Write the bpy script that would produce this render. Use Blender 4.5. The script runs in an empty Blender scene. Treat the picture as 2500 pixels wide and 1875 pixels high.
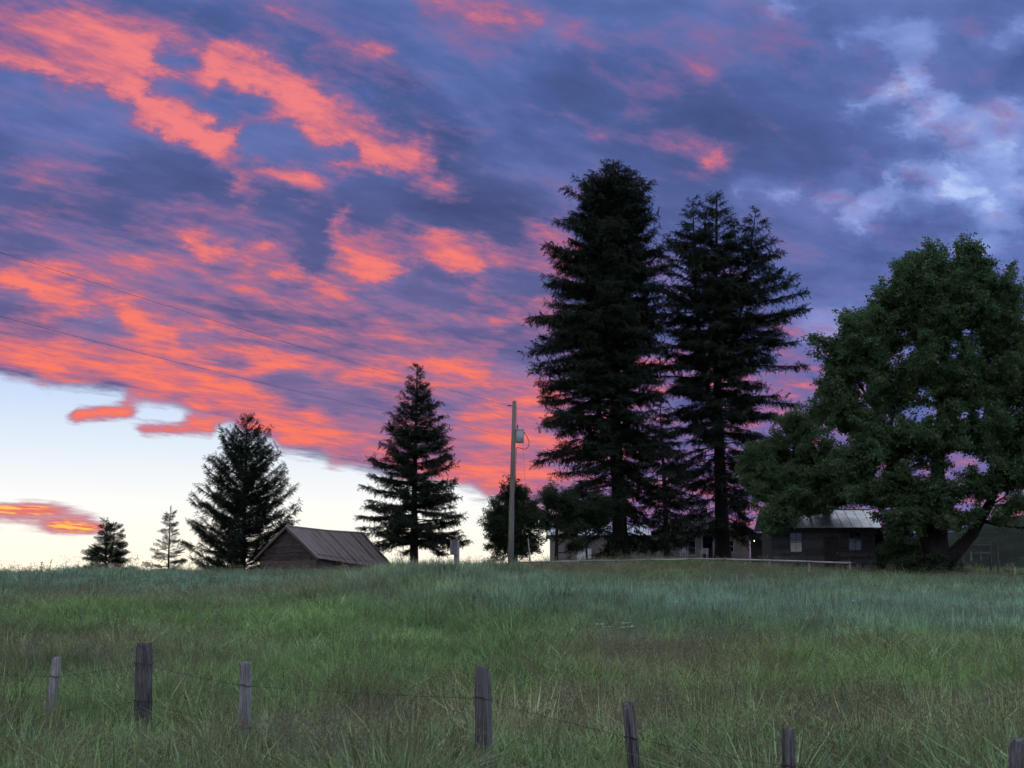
import bpy, bmesh, math, random
import numpy as np
from mathutils import Vector, Matrix

scene = bpy.context.scene
COL = scene.collection
R = math.radians
rng = np.random.default_rng(7)

# ------------------------------------------------------------------ camera
EYE = 1.7
cam_data = bpy.data.cameras.new('camera')
cam = bpy.data.objects.new('camera', cam_data)
COL.objects.link(cam)
cam.location = (0, 0, EYE)
cam.rotation_euler = (R(90 + 8.22), 0, 0)
cam_data.sensor_width = 36.0
cam_data.lens = 54.1
cam_data.clip_start = 0.1
cam_data.clip_end = 20000
scene.camera = cam

scene.view_settings.view_transform = 'Standard'
scene.view_settings.look = 'None'
scene.view_settings.gamma = 1.0
scene.view_settings.exposure = 0.0
scene.view_settings.use_curve_mapping = False
scene.render.engine = 'CYCLES'
scene.cycles.use_denoising = True
scene.cycles.use_adaptive_sampling = True
scene.cycles.adaptive_threshold = 0.03
scene.cycles.adaptive_min_samples = 8
scene.cycles.max_bounces = 6
scene.cycles.diffuse_bounces = 2
scene.cycles.transparent_max_bounces = 6
scene.cycles.sample_clamp_indirect = 6.0


def lin(r, g, b, k=1.0):
    f = lambda c: (c / 255 / 12.92) if c <= 10.3 else ((c / 255 + .055) / 1.055) ** 2.4
    return (f(r) * k, f(g) * k, f(b) * k, 1.0)


class Graph:
    """small helper to write shader node graphs as expressions"""
    def __init__(self, tree):
        self.t = tree
        tree.nodes.clear()

    def n(self, kind, **kw):
        node = self.t.nodes.new(kind)
        for k, v in kw.items():
            setattr(node, k, v)
        return node

    def put(self, sock, val):
        if isinstance(val, bpy.types.NodeSocket):
            self.t.links.new(val, sock)
        elif val is not None:
            if isinstance(val, (tuple, list)) and sock.type == 'VECTOR':
                sock.default_value = val[:3]
            elif isinstance(val, (int, float)) and sock.type == 'RGBA':
                sock.default_value = (val, val, val, 1)
            elif isinstance(val, (int, float)) and sock.type == 'VECTOR':
                sock.default_value = (val, val, val)
            else:
                sock.default_value = val

    def m(self, op, a, b=None, c=None, clamp=False):
        node = self.n('ShaderNodeMath', operation=op, use_clamp=clamp)
        for s, v in zip(node.inputs, (a, b, c)):
            self.put(s, v)
        return node.outputs[0]

    def vm(self, op, a, b=None):
        node = self.n('ShaderNodeVectorMath', operation=op)
        self.put(node.inputs[0], a)
        self.put(node.inputs[3] if op == 'SCALE' else node.inputs[1], b)
        return node.outputs[1] if op == 'LENGTH' else node.outputs[0]

    def smooth(self, x, lo, hi, o0=0.0, o1=1.0):
        node = self.n('ShaderNodeMapRange', interpolation_type='SMOOTHSTEP')
        for s, v in zip(node.inputs, (x, lo, hi, o0, o1)):
            self.put(s, v)
        return node.outputs[0]

    def mix(self, f, a, b, blend='MIX'):
        node = self.n('ShaderNodeMix', data_type='RGBA', blend_type=blend)
        self.put(node.inputs[0], f)
        self.put(node.inputs[6], a)
        self.put(node.inputs[7], b)
        return node.outputs[2]

    def sep(self, v):
        node = self.n('ShaderNodeSeparateXYZ')
        self.put(node.inputs[0], v)
        return node.outputs

    def comb(self, x, y, z):
        node = self.n('ShaderNodeCombineXYZ')
        for s, v in zip(node.inputs, (x, y, z)):
            self.put(s, v)
        return node.outputs[0]

    def noise(self, vec, scale, detail=4.0, rough=.55, dist=0.0, color=False, dim='3D'):
        node = self.n('ShaderNodeTexNoise', noise_dimensions=dim)
        self.put(node.inputs['Vector'], vec)
        node.inputs['Scale'].default_value = scale
        node.inputs['Detail'].default_value = detail
        node.inputs['Roughness'].default_value = rough
        node.inputs['Distortion'].default_value = dist
        return node.outputs[1 if color else 0]

    def ramp(self, f, stops, mode='LINEAR'):
        node = self.n('ShaderNodeValToRGB')
        self.put(node.inputs[0], f)
        cr = node.color_ramp
        cr.interpolation = mode
        while len(cr.elements) < len(stops):
            cr.elements.new(.5)
        for e, (p, c) in zip(cr.elements, sorted(stops)):
            e.position = p
            e.color = c
        return node.outputs[0]


# ------------------------------------------------------------------ dusk sky
# Cloud banks by direction: (weight, half width, points); a point is the tangent
# of the bearing right of north and the tangent of the height, both in 1/1000.
CORAL = [
    (0.95,13.8,[(-348,392),(-319,384),(-287,373),(-262,356)]),
    (0.7,9.0,[(-367,402),(-329,399),(-285,391),(-250,389),(-222,381)]),
    (0.9,7.8,[(-347,374),(-312,369),(-284,356),(-263,345)]),
    (1.0,6.6,[(-263,360),(-260,343),(-248,329),(-220,325),(-203,314),(-189,309)]),
    (0.75,6.6,[(-250,386),(-222,376),(-199,363),(-190,348)]),
    (0.95,9.0,[(-196,366),(-177,351),(-155,342),(-145,329),(-127,321)]),
    (1.0,8.1,[(-155,346),(-133,327),(-108,314),(-86,303),(-74,293)]),
    (0.7,7.2,[(-145,325),(-139,311),(-129,304)]),
    (0.9,3.9,[(-117,295),(-95,293),(-76,288)]),
    (0.55,6.0,[(-76,298),(-64,282),(-45,274)]),
    (0.85,3.9,[(-237,318),(-220,311),(-207,304)]),
    (0.95,5.1,[(-220,316),(-198,304),(-188,295),(-185,279)]),
    (0.9,4.5,[(-185,280),(-172,288),(-154,284),(-135,278)]),
    (0.7,4.2,[(-189,327),(-170,321),(-151,319)]),
    (0.75,4.8,[(-215,356),(-196,343),(-183,330)]),
    (0.36,6.6,[(-327,284),(-309,280),(-290,271)]),
    (0.5,3.6,[(-316,261),(-295,261),(-270,255),(-249,246)]),
    (0.28,7.2,[(-324,269),(-280,266),(-240,253)]),
    (0.42,4.8,[(-249,257),(-224,252),(-205,249)]),
    (0.25,9.0,[(-341,247),(-304,241),(-260,228)]),
    (0.8,4.5,[(-219,236),(-202,231),(-186,219),(-168,214)]),
    (0.85,5.1,[(-168,226),(-149,222),(-134,214),(-124,205)]),
    (0.5,3.0,[(-144,269),(-119,266)]),
    (0.45,3.6,[(-175,260),(-174,279)]),
    (1.0,5.4,[(-118,258),(-121,241),(-122,216)]),
    (0.95,10.2,[(-114,234),(-97,222),(-79,222)]),
    (0.85,4.2,[(-94,241),(-73,244),(-54,236)]),
    (1.0,7.2,[(-79,217),(-70,228),(-51,233),(-26,228),(-2,230),(29,233)]),
    (0.9,6.6,[(-54,231),(-39,219),(-20,216)]),
    (0.95,7.8,[(-23,216),(-14,200),(1,188),(23,188)]),
    (0.8,6.0,[(1,216),(29,216)]),
    (0.75,6.0,[(14,241),(35,241)]),
    (0.6,4.2,[(-124,203),(-100,200),(-72,191)]),
    (0.55,3.3,[(-69,188),(-45,191),(-23,197)]),
    (0.5,3.6,[(-192,200),(-167,197),(-143,188)]),
    (0.42,6.6,[(-340,231),(-322,230),(-297,222)]),
    (1.05,6.6,[(-339,213),(-312,211),(-284,200),(-259,195),(-240,181)]),
    (0.8,4.2,[(-339,203),(-305,202)]),
    (1.05,5.4,[(-278,198),(-253,191),(-237,175),(-215,167),(-191,166)]),
    (1.0,6.0,[(-215,167),(-185,164),(-157,157),(-130,149),(-105,143),(-78,138)]),
    (0.65,3.6,[(-237,184),(-209,174),(-179,178),(-148,174)]),
    (0.6,3.3,[(-179,184),(-148,180),(-118,175)]),
    (0.7,6.6,[(-320,189),(-305,184),(-298,178)]),
    (0.95,10.2,[(-343,166),(-316,161),(-291,157),(-264,154),(-242,157)]),
    (1.0,7.2,[(-251,147),(-230,146),(-205,138),(-184,135)]),
    (0.95,6.0,[(-206,144),(-178,138),(-154,132),(-129,127)]),
    (0.9,5.1,[(-165,121),(-184,127),(-202,132)]),
    (0.9,4.8,[(-159,121),(-141,111),(-111,106)]),
    (0.7,4.2,[(-209,160),(-184,154),(-172,146)]),
    (0.85,3.3,[(-114,120),(-96,121),(-81,121)]),
    (0.7,6.0,[(-111,105),(-86,97),(-68,89)]),
    (0.7,5.4,[(-141,114),(-111,114)]),
    (0.8,4.8,[(-84,135),(-57,140),(-29,141)]),
    (0.75,7.8,[(-54,154),(-23,144),(-5,135),(22,138)]),
    (0.6,4.2,[(-45,172),(-14,169),(23,172)]),
    (0.85,6.6,[(-32,123),(-8,126),(22,120)]),
    (0.9,6.6,[(-35,95),(-14,92),(7,86),(28,80)]),
    (0.85,4.8,[(-32,83),(-14,77),(13,74)]),
    (0.8,7.8,[(-14,108),(22,99)]),
    (0.55,18.1,[(-14,105),(43,99)]),
    (0.45,12.0,[(53,166),(120,144),(180,123)]),
    (0.5,15.0,[(59,123),(113,92),(164,77)]),
    (0.6,12.0,[(118,56),(178,53),(238,47)]),
    (0.5,12.0,[(193,144),(211,150),(241,144)]),
    (0.55,18.1,[(192,99),(240,92),(299,68),(329,59)]),
    (0.3,12.0,[(193,169),(163,184)]),
    (0.42,4.2,[(-172,407),(-156,399),(-143,391)]),
    (0.6,4.5,[(-117,378),(-99,376),(-85,374)]),
    (0.42,4.8,[(-134,389),(-124,373),(-108,366)]),
    (0.45,6.0,[(-127,360),(-99,363),(-77,346)]),
    (0.42,9.0,[(-62,404),(-33,401),(4,394)]),
    (0.33,7.8,[(34,369),(58,360)]),
    (0.5,7.8,[(91,308),(104,303),(122,295)]),
    (0.4,5.4,[(60,311),(76,308)]),
    (0.3,12.0,[(117,343),(92,334)]),
    (1.15,3.0,[(-285,125),(-256,125)]),
    (1.15,3.0,[(-241,114),(-197,114)]),
    (1.3,4.2,[(-356,57),(-314,58),(-293,54),(-275,50)]),
    (0.9,1.8,[(-273,52),(-263,51)]),
    (-0.6,6.0,[(-242,364),(-228,369),(-213,360)]),
    (-0.7,5.1,[(-176,311),(-160,306),(-148,303)]),
    (-0.5,4.2,[(-126,301),(-108,301)]),
    (-0.6,6.0,[(-198,325),(-183,338)]),
    (-0.7,8.4,[(-69,213),(-48,203),(-20,202)]),
    (-0.4,4.8,[(-8,234),(10,238)]),
    (-0.6,6.6,[(-2,203),(13,208)]),
    (-0.5,4.8,[(-290,206),(-278,203)]),
    (-0.6,5.4,[(-329,192),(-339,194)]),
    (-0.7,5.4,[(-277,183),(-268,183)]),
    (-0.5,5.4,[(-191,161),(-172,157)]),
    (-0.5,4.8,[(-222,181),(-203,178)]),
    (-0.6,6.0,[(-128,219),(-128,241)]),
    (-0.7,6.6,[(-142,138),(-105,132),(-93,129)]),
    (-0.7,6.0,[(-154,141),(-142,138)]),
    (-0.5,5.4,[(-100,203),(-75,203)]),
    (-0.4,4.8,[(-2,160),(23,157)]),
]
GAPS = [
    (0.75,4.2,[(-280,186),(-272,183),(-265,184)]),
    (0.45,3.6,[(-215,363),(-210,358)]),
    (0.5,6.0,[(-87,126),(-75,129)]),
    (0.35,4.8,[(-142,144),(-157,138)]),
    (0.35,9.0,[(-338,188),(-338,191)]),
    (0.3,6.0,[(-93,114),(-32,117)]),
    (0.3,9.0,[(180,132),(199,135)]),
    (0.5,12.0,[(22,68),(28,74)]),
]
TONE = [
    (-0.35,21.1,[(-48,295),(-33,269),(-8,257)]),
    (-0.25,18.1,[(-80,337),(-64,311)]),
    (-0.2,18.1,[(-184,366),(-197,389),(-127,360)]),
    (-0.25,18.1,[(-265,285),(-219,273)]),
    (-0.2,15.0,[(-203,269),(-156,253)]),
    (-0.3,9.0,[(-128,247),(-131,216)]),
    (0.15,18.1,[(-327,334),(-282,311)]),
    (0.2,18.1,[(-49,346),(-17,340)]),
    (-0.2,9.0,[(-63,209),(-26,203)]),
    (-0.25,7.5,[(-166,157),(-191,163)]),
    (0.22,9.0,[(8,399),(30,382)]),
    (-0.1,24.1,[(61,343),(92,369)]),
    (-0.15,27.1,[(171,376),(142,327)]),
    (0.42,6.6,[(231,382),(250,391),(268,384)]),
    (0.5,7.2,[(181,402),(187,409)]),
    (0.6,4.5,[(226,330),(248,340),(272,348)]),
    (0.6,6.0,[(260,314),(276,324),(292,334)]),
    (0.4,9.0,[(268,360),(284,379)]),
    (0.5,7.8,[(303,317),(329,327),(345,332)]),
    (0.45,7.2,[(328,376),(344,389)]),
    (0.6,6.0,[(230,253),(242,266),(252,276)]),
    (0.55,7.8,[(267,266),(295,273),(314,269)]),
    (0.6,12.0,[(302,279),(323,276),(343,285)]),
    (0.55,4.5,[(147,274),(162,277),(184,275)]),
    (0.4,6.0,[(206,273),(224,279)]),
    (0.55,4.8,[(253,288),(274,295),(293,295)]),
    (0.4,7.2,[(324,301),(344,308)]),
    (0.45,7.2,[(300,241),(316,247),(335,253)]),
    (-0.25,18.1,[(200,301),(154,311),(122,304)]),
    (-0.2,12.0,[(336,360),(347,366)]),
    (-0.2,12.0,[(288,253),(244,234)]),
    (-0.15,18.1,[(233,360),(195,356)]),
    (-0.2,15.0,[(168,241),(198,228)]),
    (0.2,18.1,[(228,209),(206,197)]),
    (0.15,24.1,[(165,269),(190,253)]),
    (0.4,12.0,[(227,166),(200,184)]),
    (0.35,36.1,[(-32,114),(44,108)]),
    (0.25,18.1,[(-123,123),(-93,114)]),
    (0.3,15.0,[(-283,178),(-237,166)]),
]
DECK_EDGE = [(-612,172),(-429,167),(-337,160),(-306,150),(-260,144),(-236,138),(-214,131),(-193,125),(-165,112),(-141,103),(-111,99),(-92,92),(-62,88),(-35,82),(-14,74),(7,67),(28,62),(55,47),(88,24),(147,10),(330,6),(624,6)]

SU0, SU1, SNU = -0.42, 0.42, 76      # bearings covered by the cloud table
SV0, SV1, SNV = -0.012, 0.440, 44    # heights covered by the cloud table


def bank(strokes, U, V, soft=0.0):
    """soft: how much farther a bank fades upward than downward"""
    pos = np.full(U.shape, -9.0)
    add = np.zeros(U.shape)
    for s, w, pts in strokes:
        d = np.full(U.shape, 1e9)
        up = np.zeros(U.shape)
        if len(pts) == 1:
            pts = pts * 2
        for (ax, ay), (bx, by) in zip(pts[:-1], pts[1:]):
            ex, ey = bx - ax, by - ay
            L = ex * ex + ey * ey + 1e-6
            t = np.clip(((U - ax) * ex + (V - ay) * ey) / L, 0, 1)
            dd = np.hypot(U - ax - t * ex, V - ay - t * ey)
            up = np.where(dd < d, (V - ay - t * ey) + .5 * (U - ax - t * ex), up)
            d = np.minimum(d, dd)
        f = np.clip((1.75 - d / (w * np.where(up > 0, 1 + soft, 1))) / 1.45, 0, 1)
        f = f * f * (3 - 2 * f)
        if s > 0:
            pos = np.maximum(pos, np.where(f > 0, s * f, -9))
        else:
            add += s * f
    return pos, add


def cloud_table():
    u = np.linspace(SU0, SU1, SNU) * 1000
    v = np.linspace(SV0, SV1, SNV) * 1000
    U, V = np.meshgrid(u, v)
    ed = np.array(DECK_EDGE, float)
    edge = np.interp(U, ed[:, 0], ed[:, 1])
    above = V - edge
    p, a = bank(CORAL, U, V, .8)
    p = p + .05
    base = .54 * np.clip((275 - V) / 90, 0, 1) * np.clip((40 - U) / 110, 0, 1)
    base = np.maximum(base, .52 * np.clip((170 - V) / 60, 0, 1) * np.clip((U + 150) / 100, 0, 1) * np.clip((260 - U) / 120, 0, 1))
    base = base - .45 * np.clip((U - 20) / 90, 0, 1) * np.clip((V - 190) / 60, 0, 1)
    rim = .72 * np.clip((32 - above) / 24, 0, 1) * np.clip((30 - U) / 60, 0, 1)
    base = np.maximum(base, rim)
    base = np.where(above < -7, -.6, base)
    coral = np.maximum(p, base) + a
    g, _ = bank(GAPS, U, V)
    clear = np.clip(.5 - above / 70, 0, 1)
    clear = np.maximum(clear, np.where(g > 0, .28 + .4 * g, 0))
    t = np.zeros(U.shape)
    for s in TONE:
        q, b = bank([(s[0] * .78, s[1] * 1.2, s[2])], U, V)
        t += np.where(q > 0, q, 0) + b
    # stored 0..1
    return (np.clip((coral + .7) / 2.0, 0, 1), clear, np.clip(.5 + t * .7, 0, 1))


def make_world():
    world = bpy.data.worlds.new('World')
    scene.world = world
    world.use_nodes = True
    g = Graph(world.node_tree)
    d = g.n('ShaderNodeTexCoord').outputs['Generated']
    dx, dy, dz = g.sep(d)
    dyc = g.m('MAXIMUM', dy, .06)
    u = g.m('DIVIDE', dx, dyc)
    v = g.m('DIVIDE', dz, dyc)
    # the cloud layer seen in perspective: a plane overhead, streets running away from us
    pz = g.m('ADD', g.m('MAXIMUM', dz, 0.0), .07)
    px, py = g.m('DIVIDE', dx, pz), g.m('DIVIDE', dy, pz)
    across = g.m('SUBTRACT', g.m('MULTIPLY', px, .82), g.m('MULTIPLY', py, .57))
    along = g.m('ADD', g.m('MULTIPLY', px, .57), g.m('MULTIPLY', py, .82))
    plane = g.comb(across, g.m('MULTIPLY', along, .50), 0.0)
    nA = g.noise(plane, 2.8, 4, .60, .15, dim='2D')
    nB = g.noise(plane, 8.5, 5, .64, .1, dim='2D')
    wcol = g.noise(g.comb(u, g.m('MULTIPLY', v, 1.7), 0.0), 13, 6, .70, 0, True, dim='2D')
    wv = g.sep(g.vm('SUBTRACT', wcol, (.5, .5, .5)))
    calm = g.smooth(v, .12, .23, .16, 1.0)       # the low far clouds are drawn out, less torn
    uw = g.m('MULTIPLY_ADD', wv[0], g.m('MULTIPLY', calm, .062), u)
    vw = g.m('MULTIPLY_ADD', wv[1], g.m('MULTIPLY', calm, .036), v)
    s = g.m('DIVIDE', g.m('SUBTRACT', uw, SU0), SU1 - SU0, clamp=True)
    sc = g.comb(s, s, s)
    row = g.m('MULTIPLY', g.m('SUBTRACT', vw, SV0), (SNV - 1) / (SV1 - SV0))
    tab = cloud_table()
    acc = None
    for i in range(SNV):
        cn = g.n('ShaderNodeRGBCurve')
        cm = cn.mapping
        for ch in range(3):
            c = cm.curves[ch]
            vals = tab[ch][i]
            c.points[0].location = (0, vals[0])
            c.points[1].location = (1, vals[-1])
            lo = hi = None
            for j in range(1, SNU - 1):      # keep only the points that bend the curve
                if abs(vals[j] - vals[j - 1]) < .004 and abs(vals[j] - vals[j + 1]) < .004:
                    continue
                c.points.new(j / (SNU - 1), vals[j])
            for pt in c.points:
                pt.handle_type = 'VECTOR'
        cm.update()
        g.put(cn.inputs['Color'], sc)
        out = cn.outputs[0]
        if acc is None:
            acc = out
        else:
            acc = g.mix(g.m('SUBTRACT', row, float(i - 1), clamp=True), acc, out)
    tR, tG, tB = g.sep(acc)
    # outside the table the deck of cloud goes on, in a lighter tone, without chosen shapes
    outside = g.m('MAXIMUM', g.m('MAXIMUM', g.smooth(g.m('ABSOLUTE', u), .36, .44), g.smooth(v, .40, .46)),
                  g.m('LESS_THAN', dy, .1))
    west = g.smooth(g.m('ADD', g.m('MULTIPLY', dx, -.72), g.m('MULTIPLY', dy, .70)), -.1, 1.0)   # toward the afterglow
    low = g.smooth(dz, .32, .02)
    nG = g.noise(plane, .6, 3, .5, dim='2D')
    gR = g.m('MULTIPLY_ADD', g.m('MULTIPLY', west, nG), .95, .02)
    gG = g.m('MULTIPLY', g.m('MULTIPLY', west, g.smooth(dz, .20, .12)), .95)
    gB = g.m('MULTIPLY_ADD', g.m('SUBTRACT', nG, .5), .8, .92)  # tone raised outside the view to brighten the meadow
    a = g.m('SUBTRACT', nA, .5)
    b = g.m('SUBTRACT', nB, .5)
    # --- clear air under and between the clouds
    nish = g.n('ShaderNodeTexSky', sky_type='NISHITA')
    nish.sun_disc = False
    nish.sun_elevation = R(1.0)
    nish.sun_rotation = R(-32)
    glow = g.ramp(g.m('DIVIDE', dz, .6, clamp=True), [
        (0.0, lin(255, 236, 196, 1.25)), (.05, lin(255, 246, 226, 1.12)), (.11, lin(250, 251, 248, 1.02)), (.17, lin(226, 238, 251)),
        (.23, lin(198, 220, 250)), (.32, lin(168, 198, 247)), (.6, lin(130, 165, 235)), (1.0, lin(95, 125, 205))])
    east = g.ramp(g.m('DIVIDE', dz, .6, clamp=True), [
        (0.0, lin(186, 160, 188)), (.15, lin(165, 165, 215)), (.4, lin(120, 145, 220)), (1.0, lin(90, 120, 200))])
    clear = g.mix(g.smooth(west, .25, .75), east, glow)
    clear = g.mix(1.0, clear, g.vm('SCALE', nish.outputs[0], .003), 'ADD')
    warm = g.m('MULTIPLY', g.smooth(dz, .33, .13), g.smooth(dx, .30, -.12))
    pale = g.m('MAXIMUM', g.smooth(dz, .40, .80), g.m('MULTIPLY', g.smooth(dy, .1, -.6), g.smooth(dz, .02, .30)))
    tone0 = g.smooth(dx, .02, .36, .40, .52)     # thinner cloud to the right
    hot = g.m('MULTIPLY', g.smooth(dz, .34, .10), g.smooth(dx, .16, -.06))

    bamp = g.smooth(dz, .03, .17, .7, 2.0)

    def compose(tR, tG, tB):
        # --- deck of cloud
        tone = g.m('ADD', g.m('MULTIPLY_ADD', g.m('SUBTRACT', tB, .5), 1.0, tone0),
                   g.m('ADD', g.m('MULTIPLY', a, .8), g.m('MULTIPLY', b, .35)))
        deck = g.ramp(tone, [(0.0, lin(62, 76, 122)), (.35, lin(79, 98, 156)), (.6, lin(99, 119, 182)),
                             (.85, lin(142, 163, 226)), (1.0, lin(184, 204, 248))])
        deckw = g.ramp(tone, [(0.0, lin(80, 82, 128)), (.35, lin(107, 98, 145)), (.6, lin(140, 117, 162)),
                              (.85, lin(186, 146, 180)), (1.0, lin(215, 190, 212))])
        deck = g.mix(warm, deck, deckw)
        # deck made paler overhead and behind us, out of view, to light the ground
        deck = g.mix(g.m('MULTIPLY', pale, .85), deck, g.mix(nG, lin(164, 176, 194), lin(226, 231, 234, 1.7)))
        cl = g.smooth(g.m('ADD', tG, g.m('ADD', g.m('MULTIPLY', a, .25), g.m('MULTIPLY', b, .28))), .44, .66)
        sky = g.mix(cl, deck, clear)
        # --- cloud lit from below by the afterglow
        r = g.m('MULTIPLY_ADD', tR, 2.0, -.7)
        r = g.m('ADD', r, g.m('ADD', g.m('MULTIPLY', a, 1.15), g.m('MULTIPLY', b, bamp)))
        veil = g.mix(hot, lin(136, 104, 154), lin(176, 114, 144))
        dim = g.mix(hot, lin(190, 108, 136), lin(212, 112, 124))
        lit = g.mix(hot, lin(242, 130, 132), lin(255, 124, 98))
        fire = g.m('MULTIPLY', g.m('MULTIPLY', g.smooth(dz, .090, .07), g.smooth(b, -.06, .10)), g.smooth(dx, -.18, -.24))
        lit = g.mix(fire, lit, lin(255, 200, 90, 1.1))
        sky = g.mix(g.smooth(r, .0, .75, 0, .8), sky, veil)
        sky = g.mix(g.smooth(r, .45, 1.0, 0, .9), sky, dim)
        # bright where the light catches the billows, mauve in their folds
        fold = g.m('ADD', g.m('MULTIPLY', a, 1.6), g.m('MULTIPLY', b, 2.4))
        sky = g.mix(g.m('MULTIPLY', g.smooth(r, .62, 1.30), g.smooth(fold, -.40, .32, .22, .96)), sky, lit)
        # below the horizon: dull ground light
        sky = g.mix(g.smooth(dz, 0.0, -.03), sky, lin(40, 46, 44))
        bg = g.n('ShaderNodeBackground')
        g.put(bg.inputs['Color'], sky)
        bg.inputs['Strength'].default_value = SKY_STRENGTH
        return bg.outputs[0]

    ms = g.n('ShaderNodeMixShader')
    g.put(ms.inputs[0], outside)
    g.t.links.new(compose(tR, tG, tB), ms.inputs[1])
    g.t.links.new(compose(gR, gG, gB), ms.inputs[2])
    out = g.n('ShaderNodeOutputWorld')
    g.t.links.new(ms.outputs[0], out.inputs[0])
    world.cycles.sampling_method = 'NONE'      # a broad even sky: plain hemisphere sampling finds it


SKY_STRENGTH = 1.0
make_world()

# ------------------------------------------------------------------ helpers
class MB:
    """collects geometry for ONE mesh object"""
    def __init__(self):
        self.v, self.f = [], []

    def add(self, verts, faces):
        o = len(self.v)
        self.v += [tuple(p) for p in verts]
        self.f += [tuple(i + o for i in f) for f in faces]
        return self

    def box(self, x0, x1, y0, y1, z0, z1, jit=0.0):
        P = [(x, y, z) for z in (z0, z1) for y in (y0, y1) for x in (x0, x1)]
        if jit:
            P = [tuple(c + random.uniform(-jit, jit) for c in p) for p in P]
        return self.add(P, [(0, 2, 3, 1), (4, 5, 7, 6), (0, 1, 5, 4), (2, 6, 7, 3), (0, 4, 6, 2), (1, 3, 7, 5)])

    def prism(self, poly, d):
        """poly: list of 3-D points, d: offset vector"""
        n = len(poly)
        a = [tuple(p) for p in poly]
        b = [tuple(p[i] + d[i] for i in range(3)) for p in poly]
        return self.add(a + b, [tuple(range(n))[::-1], tuple(range(n, 2 * n))] +
                        [(i, (i + 1) % n, n + (i + 1) % n, n + i) for i in range(n)])

    def tube(self, pts, rad, k=6, cap=True):
        pts = [Vector(p) for p in pts]
        n = len(pts)
        if not hasattr(rad, '__len__'):
            rad = [rad] * n
        V, Fc = [], []
        ref = None
        for i, p in enumerate(pts):
            t = (pts[min(i + 1, n - 1)] - pts[max(i - 1, 0)])
            t = t.normalized() if t.length > 1e-9 else Vector((0, 0, 1))
            if ref is None:
                ref = Vector((1, 0, 0)) if abs(t.x) < .9 else Vector((0, 1, 0))
            a = (ref - t * ref.dot(t))
            a = a.normalized() if a.length > 1e-6 else t.orthogonal().normalized()
            ref = a
            b = t.cross(a)
            for j in range(k):
                w = 2 * math.pi * j / k
                V.append(p + (a * math.cos(w) + b * math.sin(w)) * rad[i])
        for i in range(n - 1):
            for j in range(k):
                Fc.append((i * k + j, i * k + (j + 1) % k, (i + 1) * k + (j + 1) % k, (i + 1) * k + j))
        if cap:
            Fc.append(tuple(range(k))[::-1])
            Fc.append(tuple((n - 1) * k + j for j in range(k)))
        return self.add(V, Fc)

    def mesh(self, name, mat, smooth=False):
        me = bpy.data.meshes.new(name)
        me.from_pydata(self.v, [], self.f)
        if mat:
            me.materials.append(mat)
        if smooth:
            me.polygons.foreach_set('use_smooth', [True] * len(me.polygons))
        me.update()
        return me

    def build(self, name, mat, parent=None, smooth=False, loc=None):
        return link(name, self.mesh(name, mat, smooth), parent, loc)


def link(name, me, parent=None, loc=None):
    o = bpy.data.objects.new(name, me)
    COL.objects.link(o)
    if parent:
        o.parent = parent
    if loc is not None:
        o.location = loc
    return o


def tag(o, label=None, cat=None, group=None, kind=None):
    for k, v in (('label', label), ('category', cat), ('group', group), ('kind', kind)):
        if v:
            o[k] = v
    return o


def thing(name, label, cat, loc, rz=0.0, group=None):
    o = bpy.data.objects.new(name, None)
    COL.objects.link(o)
    o.location = loc
    o.rotation_euler = (0, 0, rz)
    o.empty_display_size = .3
    return tag(o, label, cat, group)


# ------------------------------------------------------------------ materials
def mat_new(name):
    m = bpy.data.materials.new(name)
    m.use_nodes = True
    return m, Graph(m.node_tree)


def finish(g, color, rough=.7, spec=.3, metal=0.0, bump=None, bstr=.3, bdist=.02, emit=None, estr=0):
    p = g.n('ShaderNodeBsdfPrincipled')
    g.put(p.inputs['Base Color'], color)
    g.put(p.inputs['Roughness'], rough)
    p.inputs['Specular IOR Level'].default_value = spec
    p.inputs['Metallic'].default_value = metal
    if emit:
        p.inputs['Emission Color'].default_value = emit
        p.inputs['Emission Strength'].default_value = estr
    if bump is not None:
        b = g.n('ShaderNodeBump')
        b.inputs['Strength'].default_value = bstr
        b.inputs['Distance'].default_value = bdist
        g.put(b.inputs['Height'], bump)
        g.t.links.new(b.outputs[0], p.inputs['Normal'])
    o = g.n('ShaderNodeOutputMaterial')
    g.t.links.new(p.outputs[0], o.inputs[0])
    return p


def mat_wood(name, dark, light, stretch=(6, 6, .6), scale=6.0, rough=.85, spec=.2):
    """weathered wood: grain drawn out along one local axis, a tone of its own per piece"""
    m, g = mat_new(name)
    co = g.n('ShaderNodeTexCoord').outputs['Object']
    rnd = g.n('ShaderNodeObjectInfo').outputs['Random']
    v = g.vm('MULTIPLY', co, stretch)
    v = g.vm('ADD', v, g.comb(g.m('MULTIPLY', rnd, 37.0), g.m('MULTIPLY', rnd, 11.0), 0.0))
    n = g.noise(v, scale, 6, .65, .6)
    n2 = g.noise(co, scale * .35, 3, .6)
    f = g.m('ADD', g.m('MULTIPLY', g.m('SUBTRACT', n, .5), 2.6), g.m('MULTIPLY_ADD', n2, .8, -.05))
    f = g.m('ADD', f, g.m('MULTIPLY_ADD', rnd, .5, -.05), clamp=True)
    finish(g, g.mix(f, dark + (1,), light + (1,)), rough, spec, bump=n, bstr=.5, bdist=.012)
    return m


def mat_plain(name, a, b, scale=3.0, rough=.6, spec=.3, metal=0.0, detail=4, bstr=.1):
    m, g = mat_new(name)
    co = g.n('ShaderNodeTexCoord').outputs['Object']
    n = g.noise(co, scale, detail, .6, .2)
    f = g.smooth(n, .3, .7)
    finish(g, g.mix(f, a + (1,), b + (1,)), rough, spec, metal, bump=n, bstr=bstr)
    return m


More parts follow.
